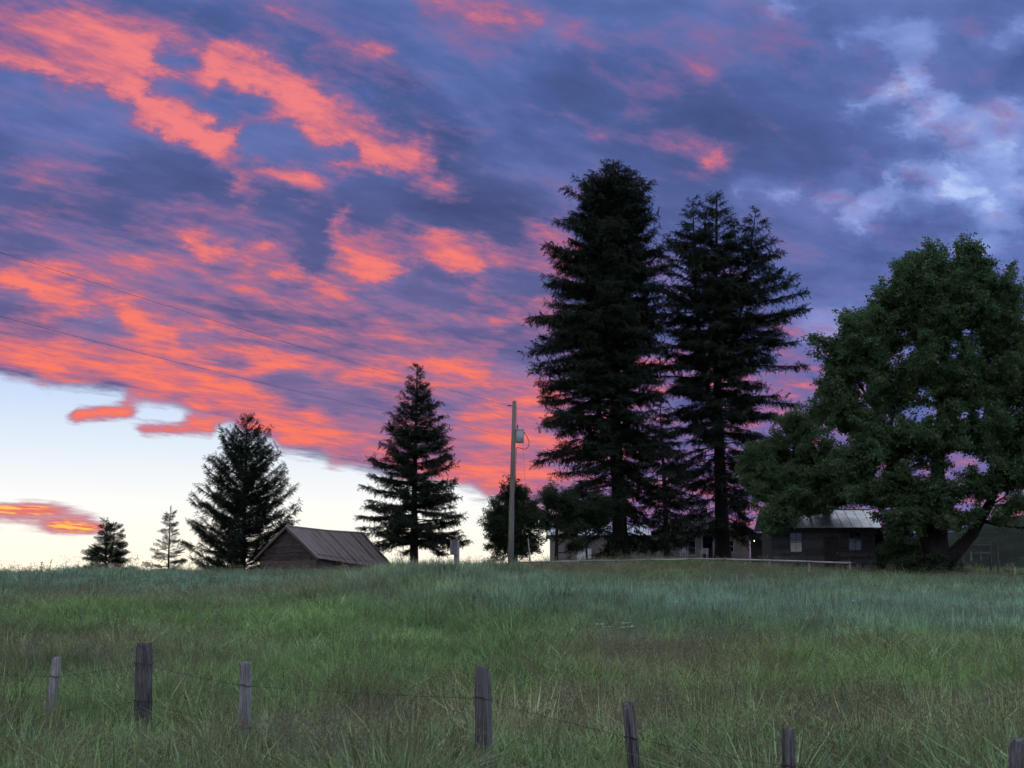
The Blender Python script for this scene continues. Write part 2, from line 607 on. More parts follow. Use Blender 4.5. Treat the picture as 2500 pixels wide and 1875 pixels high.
def mat_leaf(name, a, b, trans=.35, rough=.55, spec=.35, tint=False):
    """foliage: every spray or leaf clump has its own tone; thin enough to pass some light"""
    m, g = mat_new(name)
    rnd = g.n('ShaderNodeObjectInfo').outputs['Random']
    pos = g.n('ShaderNodeNewGeometry').outputs['Position']
    n = g.noise(pos, .55, 3, .6)
    f = g.m('ADD', g.m('MULTIPLY', rnd, .55), g.m('MULTIPLY_ADD', n, 1.2, -.38), clamp=True)
    col = g.mix(f, a + (1,), b + (1,))
    if tint:
        at = g.n('ShaderNodeAttribute', attribute_type='INSTANCER', attribute_name='tint').outputs['Color']
        fine = g.noise(pos, 3.0, 2, .6)
        col = g.mix(1.0, at, g.m('MULTIPLY_ADD', fine, 1.0, .5), 'MULTIPLY')
    p = g.n('ShaderNodeBsdfPrincipled')
    g.put(p.inputs['Base Color'], col)
    p.inputs['Roughness'].default_value = rough
    p.inputs['Specular IOR Level'].default_value = spec
    t = g.n('ShaderNodeBsdfTranslucent')
    g.put(t.inputs['Color'], col)
    mx = g.n('ShaderNodeMixShader')
    mx.inputs[0].default_value = trans
    g.t.links.new(p.outputs[0], mx.inputs[1])
    g.t.links.new(t.outputs[0], mx.inputs[2])
    o = g.n('ShaderNodeOutputMaterial')
    g.t.links.new(mx.outputs[0], o.inputs[0])
    return m


M_GROUND, g_ = mat_new('meadow_soil')
co_ = g_.n('ShaderNodeNewGeometry').outputs['Position']
n1_, n2_ = g_.noise(co_, .12, 4, .6), g_.noise(co_, 2.5, 5, .65)
finish(g_, g_.mix(g_.m('MULTIPLY_ADD', n2_, .7, g_.m('MULTIPLY', n1_, .4), clamp=True),
                  (.030, .048, .020, 1), (.085, .095, .045, 1)), .95, .1, bump=n2_, bstr=.6, bdist=.08)
M_GRASS = mat_leaf('grass_blades', (.1, .16, .06), (.12, .18, .07), .30, .42, .5, tint=True)
M_HEADS = mat_leaf('grass_seed_heads', (.17, .16, .105), (.25, .225, .15), .25, .7, .2)
M_NEEDLE = mat_leaf('spruce_needles', (.008, .015, .011), (.021, .033, .020), .12, .7, .15)
M_NEEDLE2 = mat_leaf('young_spruce_needles', (.020, .036, .022), (.045, .065, .038), .15, .6, .3)
M_MAPLE = mat_leaf('broad_leaves', (.050, .108, .048), (.122, .200, .085), .45, .5, .4)
M_LEAF_D = mat_leaf('dark_leaves', (.018, .034, .018), (.038, .060, .028), .22, .55, .3)
M_LEAF_L = mat_leaf('shrub_leaves', (.050, .095, .035), (.095, .150, .055), .30, .5, .4)
M_BARK = mat_wood('bark', (.012, .011, .011), (.042, .036, .034), (5, 5, .8), 3.0, .95)
M_TWIG = mat_plain('twig_bark', (.020, .017, .015), (.045, .036, .030), 8, .9, .15)
M_POST = mat_wood('weathered_post', (.055, .053, .058), (.46, .45, .47), (13, 13, .30), 7.0)
M_POST_D = mat_wood('dark_weathered_post', (.022, .020, .022), (.25, .24, .255), (13, 13, .30), 7.0)
M_RAIL = mat_wood('grey_rail', (.16, .15, .15), (.38, .365, .36), (.4, 6, 6), 6.0)
M_POLE = mat_wood('utility_pole_wood', (.080, .070, .064), (.22, .195, .178), (9, 9, .25), 6.0)
M_WIRE = mat_plain('rusted_wire', (.030, .024, .022), (.070, .055, .048), 30, .6, .4, .6)
M_CABLE = mat_plain('cable', (.02, .02, .022), (.05, .05, .055), 20, .5, .4)


# ------------------------------------------------------------------ terrain
def vnoise(x, y, s, seed):
    """smooth value noise in numpy"""
    x, y = np.asarray(x, float) / s, np.asarray(y, float) / s
    xi, yi = np.floor(x).astype(int), np.floor(y).astype(int)
    fx, fy = x - xi, y - yi
    fx, fy = fx * fx * (3 - 2 * fx), fy * fy * (3 - 2 * fy)
    def h(a, b):
        n = (a * 374761393 + b * 668265263 + seed * 974634777) & 0x7fffffff
        n = ((n ^ (n >> 13)) * 1274126177) & 0x7fffffff
        return ((n ^ (n >> 16)) & 0xffff) / 65535.0
    return (h(xi, yi) * (1 - fx) + h(xi + 1, yi) * fx) * (1 - fy) + (h(xi, yi + 1) * (1 - fx) + h(xi + 1, yi + 1) * fx) * fy


def H(x, y):
    x, y = np.asarray(x, float), np.asarray(y, float)
    yc = np.interp(x, [-60, -15, -7, 0, 2.2, 3.6, 60], [84, 88, 100, 106, 112, 125, 127])
    d = y - yc
    ym = np.where(d < 0, y, yc)
    t = np.clip((ym - 14) / 12, 0, 1)
    z = .0508 * np.where(ym > 26, ym - 20, 6 * t * t)
    z = z - np.where(d > 0, 7 * (1 - np.exp(-(d / 70) ** 2)), 0)
    fade = np.clip((y - 6) / 20, 0, 1) * np.clip((150 - y) / 40, 0, 1)
    z = z + fade * ((vnoise(x, y, 9, 3) - .5) * .34 + (vnoise(x, y, 24, 5) - .5) * .5)
    z = z - np.clip((y - 50) / 38, 0, 1) * np.interp(x, [-30, -15, -4, 4, 10, 16, 25, 40], [.28, .36, .55, .45, .22, .28, .6, .6]) * np.clip((160 - y) / 30, 0, 1)
    z = z + .75 * np.exp(-((x + 3.2) / 4.6) ** 2 - ((y - 54) / 7) ** 2)          # hummock in the middle of the slope
    return z


def hz(x, y):
    return float(H(x, y))


def terrain():
    ys = np.concatenate([np.linspace(-60, 4, 12), np.linspace(6, 130, 125), np.linspace(134, 330, 50), np.geomspace(345, 9000, 26)])
    xs = np.concatenate([-np.geomspace(9000, 130, 22), np.linspace(-120, 120, 161), np.geomspace(130, 9000, 22)])
    X, Y = np.meshgrid(xs, ys)
    Z = H(X, Y)
    nx, ny = len(xs), len(ys)
    me = bpy.data.meshes.new('meadow_ground')
    idx = np.arange(nx * ny).reshape(ny, nx)
    F = np.stack([idx[:-1, :-1], idx[:-1, 1:], idx[1:, 1:], idx[1:, :-1]], -1).reshape(-1, 4)
    me.from_pydata(np.stack([X, Y, Z], -1).reshape(-1, 3).tolist(), [], F.tolist())
    me.polygons.foreach_set('use_smooth', [True] * len(me.polygons))
    me.materials.append(M_GROUND)
    tag(link('ground', me), 'grassy hillside rising to the farmstead', kind='structure')


terrain()


def far_hill():
    m = MB()
    nx, ny = 60, 40
    V, F = [], []
    for j in range(ny + 1):
        for i in range(nx + 1):
            x, y = -10 + 260 * i / nx, 165 + 220 * j / ny
            z = -8 + 24.5 * math.exp(-((x - 92) / 46) ** 2 - ((y - 255) / 50) ** 2) + 1.2 * float(vnoise(x, y, 18, 9)) + .5 * float(vnoise(x, y, 5, 10))
            V.append((x, y, z))
    for j in range(ny):
        for i in range(nx):
            o = j * (nx + 1) + i
            F.append((o, o + 1, o + nx + 2, o + nx + 1))
    mt, g = mat_new('dark_hill_pasture')
    co = g.n('ShaderNodeNewGeometry').outputs['Position']
    n = g.noise(co, .25, 6, .7)
    finish(g, g.mix(g.smooth(n, .35, .65), (.008, .013, .009, 1), (.020, .028, .016, 1)), .95, .1, bump=n, bstr=.8, bdist=.5)
    tag(m.add(V, F).build('hill', mt, None, True), 'dark grassy hill beyond the farmstead', kind='structure')


far_hill()


# ------------------------------------------------------------------ scattering (foliage, grass)
def proto_collection(name, meshes):
    c = bpy.data.collections.new(name)
    for me in meshes:
        o = bpy.data.objects.new(me.name, me)
        c.objects.link(o)
    return c


GN = {}


def gn_group(coll):
    if coll.name in GN:
        return GN[coll.name]
    ng = bpy.data.node_groups.new('spread_' + coll.name, 'GeometryNodeTree')
    ng.interface.new_socket('Geometry', in_out='INPUT', socket_type='NodeSocketGeometry')
    ng.interface.new_socket('Geometry', in_out='OUTPUT', socket_type='NodeSocketGeometry')
    N, Lk = ng.nodes, ng.links
    gi, go = N.new('NodeGroupInput'), N.new('NodeGroupOutput')
    ci = N.new('GeometryNodeCollectionInfo')
    ci.inputs['Collection'].default_value = coll
    ci.inputs['Separate Children'].default_value = True
    ci.inputs['Reset Children'].default_value = True
    ip = N.new('GeometryNodeInstanceOnPoints')
    ip.inputs['Pick Instance'].default_value = True
    def attr(nm, ty):
        a = N.new('GeometryNodeInputNamedAttribute')
        a.data_type = ty
        a.inputs[0].default_value = nm
        return a.outputs[0]
    e = N.new('FunctionNodeEulerToRotation')
    Lk.new(attr('rot', 'FLOAT_VECTOR'), e.inputs[0])
    Lk.new(gi.outputs[0], ip.inputs['Points'])
    Lk.new(ci.outputs[0], ip.inputs['Instance'])
    Lk.new(attr('kind_index', 'INT'), ip.inputs['Instance Index'])
    Lk.new(e.outputs[0], ip.inputs['Rotation'])
    Lk.new(attr('size', 'FLOAT_VECTOR'), ip.inputs['Scale'])
    Lk.new(ip.outputs[0], go.inputs[0])
    GN[coll.name] = ng
    return ng


def scatter(name, coll, pos, rot, size, kind, tint=None, parent=None):
    pos, rot, size = np.asarray(pos, np.float32), np.asarray(rot, np.float32), np.asarray(size, np.float32)
    if size.ndim == 1:
        size = np.repeat(size[:, None], 3, 1)
    n = len(pos)
    me = bpy.data.meshes.new(name)
    me.vertices.add(n)
    me.vertices.foreach_set('co', pos.ravel())
    for nm, ty, arr, key in (('rot', 'FLOAT_VECTOR', rot, 'vector'), ('size', 'FLOAT_VECTOR', size, 'vector'),
                             ('kind_index', 'INT', np.asarray(kind, np.int32), 'value')):
        a = me.attributes.new(nm, ty, 'POINT')
        a.data.foreach_set(key, np.ascontiguousarray(arr).ravel())
    if tint is not None:
        a = me.attributes.new('tint', 'FLOAT_COLOR', 'POINT')
        c = np.ones((n, 4), np.float32)
        c[:, :3] = tint
        a.data.foreach_set('color', c.ravel())
    me.update()
    o = link(name, me, parent)
    o['kind'] = 'stuff'
    md = o.modifiers.new('spread', 'NODES')
    md.node_group = gn_group(coll)
    return o

# ------------------------------------------------------------------ meadow grass
def blade(mb, x, y, h, w, lean, az, face, bend=1.0, seg=3):
    """one grass blade: a narrow bent strip that ends in a point"""
    dx, dy = math.cos(az), math.sin(az)
    fx, fy = math.cos(face) * w / 2, math.sin(face) * w / 2
    V = []
    for i in range(seg):
        t = i / seg
        o = lean * h * (t ** (1 + bend))
        z = h * t * (1 - .25 * lean * t)
        k = 1 - .55 * t
        V += [(x + dx * o - fx * k, y + dy * o - fy * k, z), (x + dx * o + fx * k, y + dy * o + fy * k, z)]
    V.append((x + dx * lean * h, y + dy * lean * h, h * (1 - .25 * lean)))
    Fc = [(2 * i, 2 * i + 1, 2 * i + 3, 2 * i + 2) for i in range(seg - 1)] + [(2 * seg - 2, 2 * seg - 1, 2 * seg)]
    mb.add(V, Fc)
    return V[-1], (dx, dy)


def grass_protos():
    rd = random.Random(3)
    out = []
    def mesh(nm, bl, hd=None):
        me = bl.mesh(nm, M_GRASS)
        if hd is not None and hd.v:
            o = len(bl.v)
            me2 = bpy.data.meshes.new(nm)
            me2.from_pydata(bl.v + hd.v, [], bl.f + [tuple(i + o for i in f) for f in hd.f])
            me2.materials.append(M_GRASS)
            me2.materials.append(M_HEADS)
            me2.polygons.foreach_set('material_index', [0] * len(bl.f) + [1] * len(hd.f))
            me2.update()
            return me2
        return me
    for k in range(3):                                   # leafy tufts
        b = MB()
        for i in range(15):
            r = .17 * math.sqrt(rd.random()); a = rd.uniform(0, 6.28)
            blade(b, r * math.cos(a), r * math.sin(a), rd.uniform(.28, .66), rd.uniform(.010, .019), rd.uniform(.15, .95),
                  a + rd.uniform(-.9, .9), rd.uniform(0, 3.14), rd.uniform(.6, 1.6))
        out.append(mesh('a_leafy_tuft_%d' % k, b))
    for k in range(3):                                   # stems with loose open seed heads
        b, hd = MB(), MB()
        for i in range(7):
            r = .15 * math.sqrt(rd.random()); a = rd.uniform(0, 6.28)
            blade(b, r * math.cos(a), r * math.sin(a), rd.uniform(.22, .42), rd.uniform(.010, .017), rd.uniform(.2, .7), a, rd.uniform(0, 3.14))
        for i in range(6):
            r = .17 * math.sqrt(rd.random()); a = rd.uniform(0, 6.28)
            h = rd.uniform(.42, .72)
            (tx, ty, tz), (dx, dy) = blade(b, r * math.cos(a), r * math.sin(a), h, .005, rd.uniform(.05, .35), a + rd.uniform(-1, 1), rd.uniform(0, 3.14))
            for q in range(9):                           # spikelets hang around the top third
                t = rd.uniform(.70, 1.04)
                px, py, pz = tx * t + (1 - t) * r * math.cos(a), ty * t + (1 - t) * r * math.sin(a), tz * t
                w = rd.uniform(.012, .050) * (1.25 - t) / .35
                aa = rd.uniform(0, 6.28)
                cx, cy, cz = px + w * math.cos(aa), py + w * math.sin(aa), pz + rd.uniform(-.025, .02)
                e = rd.uniform(.004, .007)
                hd.add([(cx - e, cy, cz), (cx, cy + e, cz - .002), (cx + e, cy, cz), (cx + dx * .01, cy + dy * .01, cz - rd.uniform(.018, .035)), ], [(0, 1, 3), (1, 2, 3), (0, 2, 3)])
        out.append(mesh('b_seeding_grass_%d' % k, b, hd))
    for k in range(3):                                   # dense upright blue-green grass with narrow heads
        b = MB()
        for i in range(17):
            r = .17 * math.sqrt(rd.random()); a = rd.uniform(0, 6.28)
            h = rd.uniform(.38, .66)
            blade(b, r * math.cos(a), r * math.sin(a), h, rd.uniform(.011, .019), rd.uniform(.02, .26), a, rd.uniform(0, 3.14), 1.0)
        out.append(mesh('c_upright_grass_%d' % k, b))
    return out


GRASS = proto_collection('meadow_grass_kinds', grass_protos())

# where each kind of grass grows: (x, y, half width, half depth, weight)
TEAL = [(8, 44, 9, 9, 1.2), (16, 42, 8, 7, 1.1), (4, 50, 7, 6, .7), (22, 66, 14, 10, .8), (-17, 72, 16, 13, 1.3), (-6, 66, 6, 7, .7), (9, 62, 6, 4, .5), (14, 54, 8, 5, .7)]
TAN = [(5, 62, 7, 2.2, 1.3), (3, 92, 8, 7, 1.2), (12, 95, 9, 4, 1.0), (3.0, 28, 2.6, 3.0, .9), (-12, 57, 8, 4.5, .7), (5.4, 22, 2.0, 2.2, .4), (-1.8, 19, 1.8, 2.0, .8),
       (-2.6, 15.6, 1.3, 1.5, .7), (1.2, 19, 1.6, 2.2, .8), (-2, 48, 4, 4, .5), (-8.5, 33, 5, 4, .5), (8, 29, 3, 3, .3), (4.5, 17.0, 1.8, 1.8, .7), (-4, 92, 4, 9, 1.0)]
LUSH = [(-4.2, 38, 4.2, 5, 1.3), (-7, 24, 3, 4, .8), (-1.4, 31, 3, 4, .9), (-11, 43, 5, 3.5, .9), (9, 84, 7, 7, 1.0), (6.6, 24.5, 3, 2.6, .8), (13, 50, 4, 2.5, .8), (-1.5, 22.5, 2, 3, .7), (3.2, 19, 1.2, 2, .5), (8.6, 31, 3.5, 4, .7), (5.6, 25.5, 2.6, 2.4, .5), (-6.2, 19.5, 1.6, 2.0, .5)]
DARKG = [(9, 80, 8, 8, .9), (-.5, 70, 6, 6, .7), (-9, 31, 6, 4.5, .7), (22, 78, 12, 16, 1.0), (26, 98, 14, 8, 1.2), (2.0, 44, 3, 3.5, .5)]


def zone(zs, x, y):
    w = np.zeros(x.shape)
    wx = x + (vnoise(x, y, 3.0, 21) - .5) * 3.5
    wy = y + (vnoise(x, y, 4.0, 22) - .5) * 5.0
    for cx, cy, rx, ry, k in zs:
        w += k * np.exp(-((wx - cx) / rx) ** 2 - ((wy - cy) / ry) ** 2)
    return w


def grass_field(name, label, y0, y1, dens, wide, tall, seed):
    r = np.random.default_rng(seed)
    A = .5 * (y1 ** 2 - y0 ** 2) * .80
    n = int(A * dens)
    y = np.sqrt(r.uniform(y0 ** 2, y1 ** 2, n))
    x = y * r.uniform(-.40, .40, n)
    ok = np.ones(n, bool)
    ok &= ~((x > 17.9) & (x < 25.7) & (y > 106.6))                      # cabin
    ok &= ~((x > 2.5) & (y > 112 + vnoise(x, y, 2, 8) * 2))             # mown yard round the house
    ok &= ~((x > 24) & (y > 99 + vnoise(x, y, 2, 8) * 3) & (y < 112))   # shaded bare ground under the maple
    x, y = x[ok], y[ok]
    n = len(x)
    w = np.stack([.42 + .55 * vnoise(x, y, 2.2, 31) + 0 * x, zone(TEAL, x, y) * 1.3, zone(TAN, x, y) * 1.1, zone(LUSH, x, y) + .9 * np.clip(vnoise(x, y, 2.6, 61) * 2 - .9, 0, 1), zone(DARKG, x, y)], 1)
    w *= r.uniform(.55, 1.45, (n, 5))
    cols = np.array([(.120, .162, .074), (.122, .200, .145), (.200, .176, .120), (.098, .174, .046), (.062, .110, .052)])
    ws = w / w.sum(1, keepdims=True)
    tint = (ws ** 1.4 / (ws ** 1.4).sum(1, keepdims=True)) @ cols
    br = (.45 + 1.1 * r.random(n)) * (.70 + .6 * vnoise(x, y, .55 * wide, 41)) * (.80 + .4 * vnoise(x, y, 1.8 * wide, 42))
    tint = tint * br[:, None] * np.stack([1 + r.normal(0, .07, n), np.ones(n), 1 + r.normal(0, .08, n)], 1) * GRASS_ALBEDO
    pick = r.random(n)
    big = ws.argmax(1)
    seedp = np.where(big == 2, .72, np.where(big == 1, .12, np.where(big == 3, .06, .17)))
    upp = np.where(big == 1, .80, np.where(big == 4, .35, .10))
    kind = np.where(pick < seedp, 3, np.where(pick < seedp + upp, 6, 0)) + r.integers(0, 3, n)
    sz = (.70 + .6 * r.random(n)) * (.70 + .6 * vnoise(x, y, .9 * wide, 51)) * tall
    sz *= np.where(big == 1, 1.05, 1) * np.where(big == 4, .9, 1)
    tallone = (r.random(n) < .05) & (y > 60)
    sz = np.where(tallone, sz * 1.45, sz)
    kind = np.where(tallone, 3 + r.integers(0, 3, n), kind)
    size = np.stack([sz * wide, sz * wide, sz], 1)
    rot = np.stack([r.normal(0, .09, n), r.normal(0, .09, n), r.uniform(0, 6.28, n)], 1)
    pos = np.stack([x, y, H(x, y) - .02], 1)
    o = scatter(name, GRASS, pos, rot, size, kind, tint)
    tag(o, label, 'grass')


GRASS_ALBEDO = 1.9
grass_field('foreground_grass', 'tall tufted grass with tan seed heads around the near fence posts', 8.5, 31, 52, 1.08, 1.05, 1)
grass_field('slope_grass', 'green and blue-green meadow grass across the middle of the slope', 31, 56, 30, 1.35, .95, 2)
grass_field('crest_grass', 'blue-green and tan meadow grass along the top of the slope', 56, 122, 11, 2.3, .92, 3)

# ------------------------------------------------------------------ trees
def spray_protos(prefix, droop, n=3):
    out = []
    for k in range(n):
        rd = random.Random(100 + k)
        b = MB()
        b.tube([(0, 0, 0), (.5, 0, -.02), (1.0, 0, -.02 - .08 * droop)], [.014, .010, .003], 3, False)
        for i in range(7):
            x = .06 + .92 * i / 6
            for s in (-1, 1):
                L = .56 * (1 - .5 * x) * rd.uniform(.7, 1.25)
                a = rd.uniform(.6, 1.15)
                dr = droop * rd.uniform(.2, 1.5)
                d = Vector((math.cos(a), s * math.sin(a), -dr)).normalized()
                p0 = Vector((x, 0, -.02 - .08 * droop * x))
                sd = d.cross(Vector((0, 0, 1))).normalized()
                if sd.length < .5:
                    sd = Vector((0, 1, 0))
                m = 4
                for q in range(m):
                    c = p0 + d * (L * (q + .2) / m)
                    for sg in (-1, 1):
                        tip = c + d * (L / m * rd.uniform(1.1, 1.7)) + sd * sg * rd.uniform(.06, .13) + Vector((0, 0, rd.uniform(-.07, .04)))
                        e = p0 + d * (L * (q + .9) / m)
                        b.add([c, e, tip], [(0, 1, 2)])
        for q in range(5):
            c = Vector((1 - q * .1, 0, -.05))
            for sg in (-1, 1):
                b.add([c, c + Vector((-.06, 0, 0)), c + Vector((.08, sg * .10, rd.uniform(-.03, .05)))], [(0, 1, 2)])
        out.append(b.mesh('%s_%d' % (prefix, k), M_NEEDLE))
    return out


def tuft_protos(prefix, n=4):
    """short bushy spruce twigs: needles all round a drooping axis with hanging side twigs"""
    out = []
    for k in range(n):
        rd = random.Random(150 + k)
        b = MB()
        for i in range(13):
            x = rd.uniform(-.1, .75)
            a = rd.uniform(0, 6.28)
            d = Vector((rd.uniform(.1, .7), math.cos(a) * .8, math.sin(a) * .6 - .55)).normalized()
            L = rd.uniform(.22, .50)
            p0 = Vector((x, rd.gauss(0, .05), -.12 * x * x + rd.gauss(0, .04)))
            sd = d.cross(Vector((rd.uniform(-1, 1), rd.uniform(-1, 1), .4))).normalized()
            m = 4
            for q in range(m):
                c = p0 + d * (L * (q + .1) / m)
                e = p0 + d * (L * (q + .8) / m)
                for sg in (-1, 1):
                    tip = c + d * (L / m * rd.uniform(.8, 1.6)) + sd * sg * rd.uniform(.05, .11) * (1 - .5 * q / m) + Vector((0, 0, rd.uniform(-.05, .03)))
                    b.add([c, e, tip], [(0, 1, 2)])
        out.append(b.mesh('%s_%d' % (prefix, k), M_NEEDLE))
    return out


def retag(meshes, mat, suffix):
    out = []
    for me in meshes:
        c = me.copy()
        c.name = me.name + suffix
        c.materials[0] = mat
        out.append(c)
    return out


_hang = spray_protos('hanging_spray', 1.1)
_flat = spray_protos('flat_spray', .25)
SPRAY_HANG = proto_collection('hanging_sprays', _hang)
SPRAY_TUFT = proto_collection('bushy_sprays', tuft_protos('bushy_spray'))
SPRAY_FLAT = proto_collection('flat_sprays', _flat)
SPRAY_YOUNG = proto_collection('young_sprays', retag(_flat, M_NEEDLE2, '_y'))


def euler_to(d, roll):
    """Euler angles that turn +x to direction d"""
    d = np.asarray(d, float)
    L = np.linalg.norm(d, axis=1)
    return np.stack([roll, -np.arcsin(np.clip(d[:, 2] / L, -1, 1)), np.arctan2(d[:, 1], d[:, 0])], 1)


def conifer(name, label, loc, stems, prof, coll, spray=.9, step=.36, per=3, e_low=-.05, e_up=.75, droop=.35, up=.25,
            asym=(0, 0), taper=.42, zmin=1.0, keep=.9, inner=.3, seed=1, spacing=.30, dead=0, group=None, bark=None, extra=(), vary=.7, tilt=.14, tipk=(1.15, -.4)):
    """stems: polylines (x, y, z, radius) in local metres; prof: (height, branch length) pairs"""
    rd = random.Random(seed)
    t = thing(name, label, 'tree', loc, 0, group)
    tb = MB()
    for st in stems:
        pts = [(p[0], p[1], p[2]) for p in st]
        tb.tube(pts, [p[3] for p in st], 9 if st[0][3] > .15 else 6)
    tb.build('trunk', bark or M_BARK, t, True)
    pz, pr = [p[0] for p in prof], [p[1] for p in prof]
    lm = MB()
    P, D, S = [], [], []
    jobs = []
    for st in stems:
        Z = [p[2] for p in st]
        z0, z1 = max(zmin, Z[0] + (.0 if Z[0] < .5 else .6)), Z[-1]
        z = z0
        ph = rd.uniform(0, 6.28)
        htot = pz[-1]
        while z < z1 - .1:
            for k in range(per if z1 - z > 1.2 else max(2, per - 1)):
                ph += 2.399 + rd.uniform(-.35, .35)
                if rd.random() > keep:
                    continue
                zz = z + rd.uniform(-.9, .9) * step
                c, s = math.cos(ph), math.sin(ph)
                L = np.interp(zz, pz, pr) * (1 + asym[0] * c + asym[1] * s)
                L = min(L, (z1 - zz) * taper + .18) * rd.uniform(vary, 1.08)
                if L < .12:
                    continue
                tt = zz / htot
                jobs.append((st, zz, ph, L, e_low + (e_up - e_low) * tt ** 1.3 + rd.uniform(-tilt, tilt), 1.0))
            z += step * (.8 + .4 * rd.random())
        P.append((np.interp(z1, Z, [p[0] for p in st]), np.interp(z1, Z, [p[1] for p in st]), z1 - spray * .55)); D.append((.02, 0, 1)); S.append(spray * .7)
    for (zz, phd, L, e) in extra:
        jobs.append((stems[0], zz, phd, L, e, 1.0))
    for st, zz, ph, L, e, k in jobs:
        Z = [p[2] for p in st]
        bx, by = np.interp(zz, Z, [p[0] for p in st]), np.interp(zz, Z, [p[1] for p in st])
        c, s = math.cos(ph), math.sin(ph)
        bow = rd.uniform(-.12, .12)
        def at(q):
            h = L * (e * q - droop * q * q * (1 - zz / pz[-1] * .6) + up * q ** 3)
            o = bow * L * math.sin(q * 3)
            return Vector((bx + c * L * q - s * o, by + s * L * q + c * o, zz + h))
        r0 = .012 + .011 * L
        lm.tube([at(q) for q in (0, .3, .6, .85, 1)], [r0, r0 * .75, r0 * .5, r0 * .3, r0 * .15], 4, False)
        n = max(2, int(L * (1 - inner) / (spacing * (.7 + .3 * spray))))
        for i in range(n):
            q = inner + (1 - inner) * (i + rd.random() * .8) / n
            if q < .5 and rd.random() < .25:
                continue
            p = at(min(q, 1))
            tg = (at(min(q + .05, 1.05)) - at(q - .05)).normalized()
            for sg in (-1, 1):
                a = sg * rd.uniform(.15, 1.0)
                d = Vector((tg.x * math.cos(a) - tg.y * math.sin(a), tg.x * math.sin(a) + tg.y * math.cos(a), tg.z + rd.uniform(-.25, .12)))
                P.append(tuple(p)); D.append(tuple(d))
                S.append(spray * rd.uniform(.7, 1.45) * (tipk[0] + tipk[1] * q) * min(1, .45 + L * .35))
        P.append(tuple(at(.93))); D.append(tuple((at(1) - at(.85)).normalized())); S.append(spray * (.6 if tipk[1] < 0 else 1.0) * min(1, .4 + L * .35))
    lm.build('limbs', M_TWIG, t)['kind'] = 'stuff'
    n = len(P)
    r = np.random.default_rng(seed)
    rot = euler_to(D, r.normal(0, .7, n))
    o = scatter('crown', coll, P, rot, np.array(S), r.integers(0, 3, n), parent=t)
    return t


def stem(pts, r0, r1):
    n = len(pts)
    return [(p[0], p[1], p[2], r0 + (r1 - r0) * (p[2] - pts[0][2]) / (pts[-1][2] - pts[0][2])) for p in pts]


def flare(st, k=1.5, h=1.6):
    """widen a trunk at the ground"""
    x, y, z, r = st[0]
    return [(x, y, -.4, r * k), (x, y, .25, r * k * .92), (x + .01, y, h * .5, r * 1.15), (x + .02, y, h, r)] + st[1:]


# tall pair by the house
conifer('spruce_tree', 'tallest spruce with a broad blunt top of several leaders, left of the pair', (8.25, 118, hz(8.25, 118)),
        [flare(stem([(0, 0, 0), (-.2, 0, 8), (-.35, 0, 16), (.1, 0, 24), (.15, 0, 31.7)], .62, .05)),
         stem([(-.15, .1, 7.5), (-1.5, .3, 11), (-1.75, .3, 18), (-1.5, .2, 25), (-.75, .2, 31.6)], .26, .04),
         stem([(-.3, 0, 13), (-.95, -.3, 17), (-.75, -.3, 24), (-.25, -.2, 31.9)], .22, .04),
         stem([(-.1, 0, 17), (.75, .2, 20), (.75, .1, 26), (.65, .1, 31.2)], .2, .04)],
        [(0, 3.2), (3, 4.4), (6, 4.6), (11, 4.6), (16, 4.4), (21, 3.7), (25, 3.0), (28, 2.4), (30.5, 1.7), (32, 1.1)],
        SPRAY_TUFT, 1.0, .33, 3, -.16, .55, .40, .16, asym=(-.16, 0), taper=.66, zmin=1.9, keep=.92, inner=.18, seed=11, spacing=.25, vary=.5, tilt=.24, tipk=(.8, .28))
conifer('spruce_tree', 'tall spruce with three separate pointed tops, right of the pair', (16.6, 122, hz(16.6, 122)),
        [flare(stem([(0, 0, 0), (-.1, 0, 10), (-.2, 0, 20), (.12, 0, 30.3)], .60, .04)),
         stem([(-.1, 0, 11), (-1.2, .2, 15), (-1.75, .2, 22), (-1.85, .2, 29.7)], .26, .03),
         stem([(0, 0, 15), (1.5, .2, 18.5), (2.4, .2, 23), (3.35, .2, 29.0)], .2, .025)],
        [(0, 2.0), (3, 3.6), (7, 4.4), (12, 4.6), (17, 4.6), (20, 4.3), (23, 3.6), (26, 2.8), (28, 2.0), (30.3, .7)],
        SPRAY_TUFT, 1.0, .35, 3, -.18, .60, .42, .18, asym=(.06, 0), taper=.46, zmin=3.0, keep=.95, inner=.22, seed=12, spacing=.27, vary=.5, tilt=.24, tipk=(.8, .28),
        extra=[(20.3, .05, 7.2, .30), (19.2, -.2, 6.8, .24), (17.6, .25, 6.6, .16), (16.0, -.05, 6.8, .08), (13.5, .2, 6.6, .05), (21.6, .2, 5.4, .4)])
conifer('spruce_tree', 'short shaggy dark spruce standing between the two tallest spruces', (11.6, 116, hz(11.6, 116)),
        [flare(stem([(0, 0, 0), (-.1, 0, 6), (-.35, 0, 12.6)], .26, .03), 1.3, 1)],
        [(0, .9), (2, 1.5), (4, 2.1), (6, 2.4), (8, 2.1), (11, 1.2), (12.6, .4)], SPRAY_TUFT, .95, .27, 3, -.2, .45, .45, .1, vary=.5, tilt=.2,
        taper=.5, zmin=1.9, keep=.95, inner=.15, seed=13, spacing=.30)
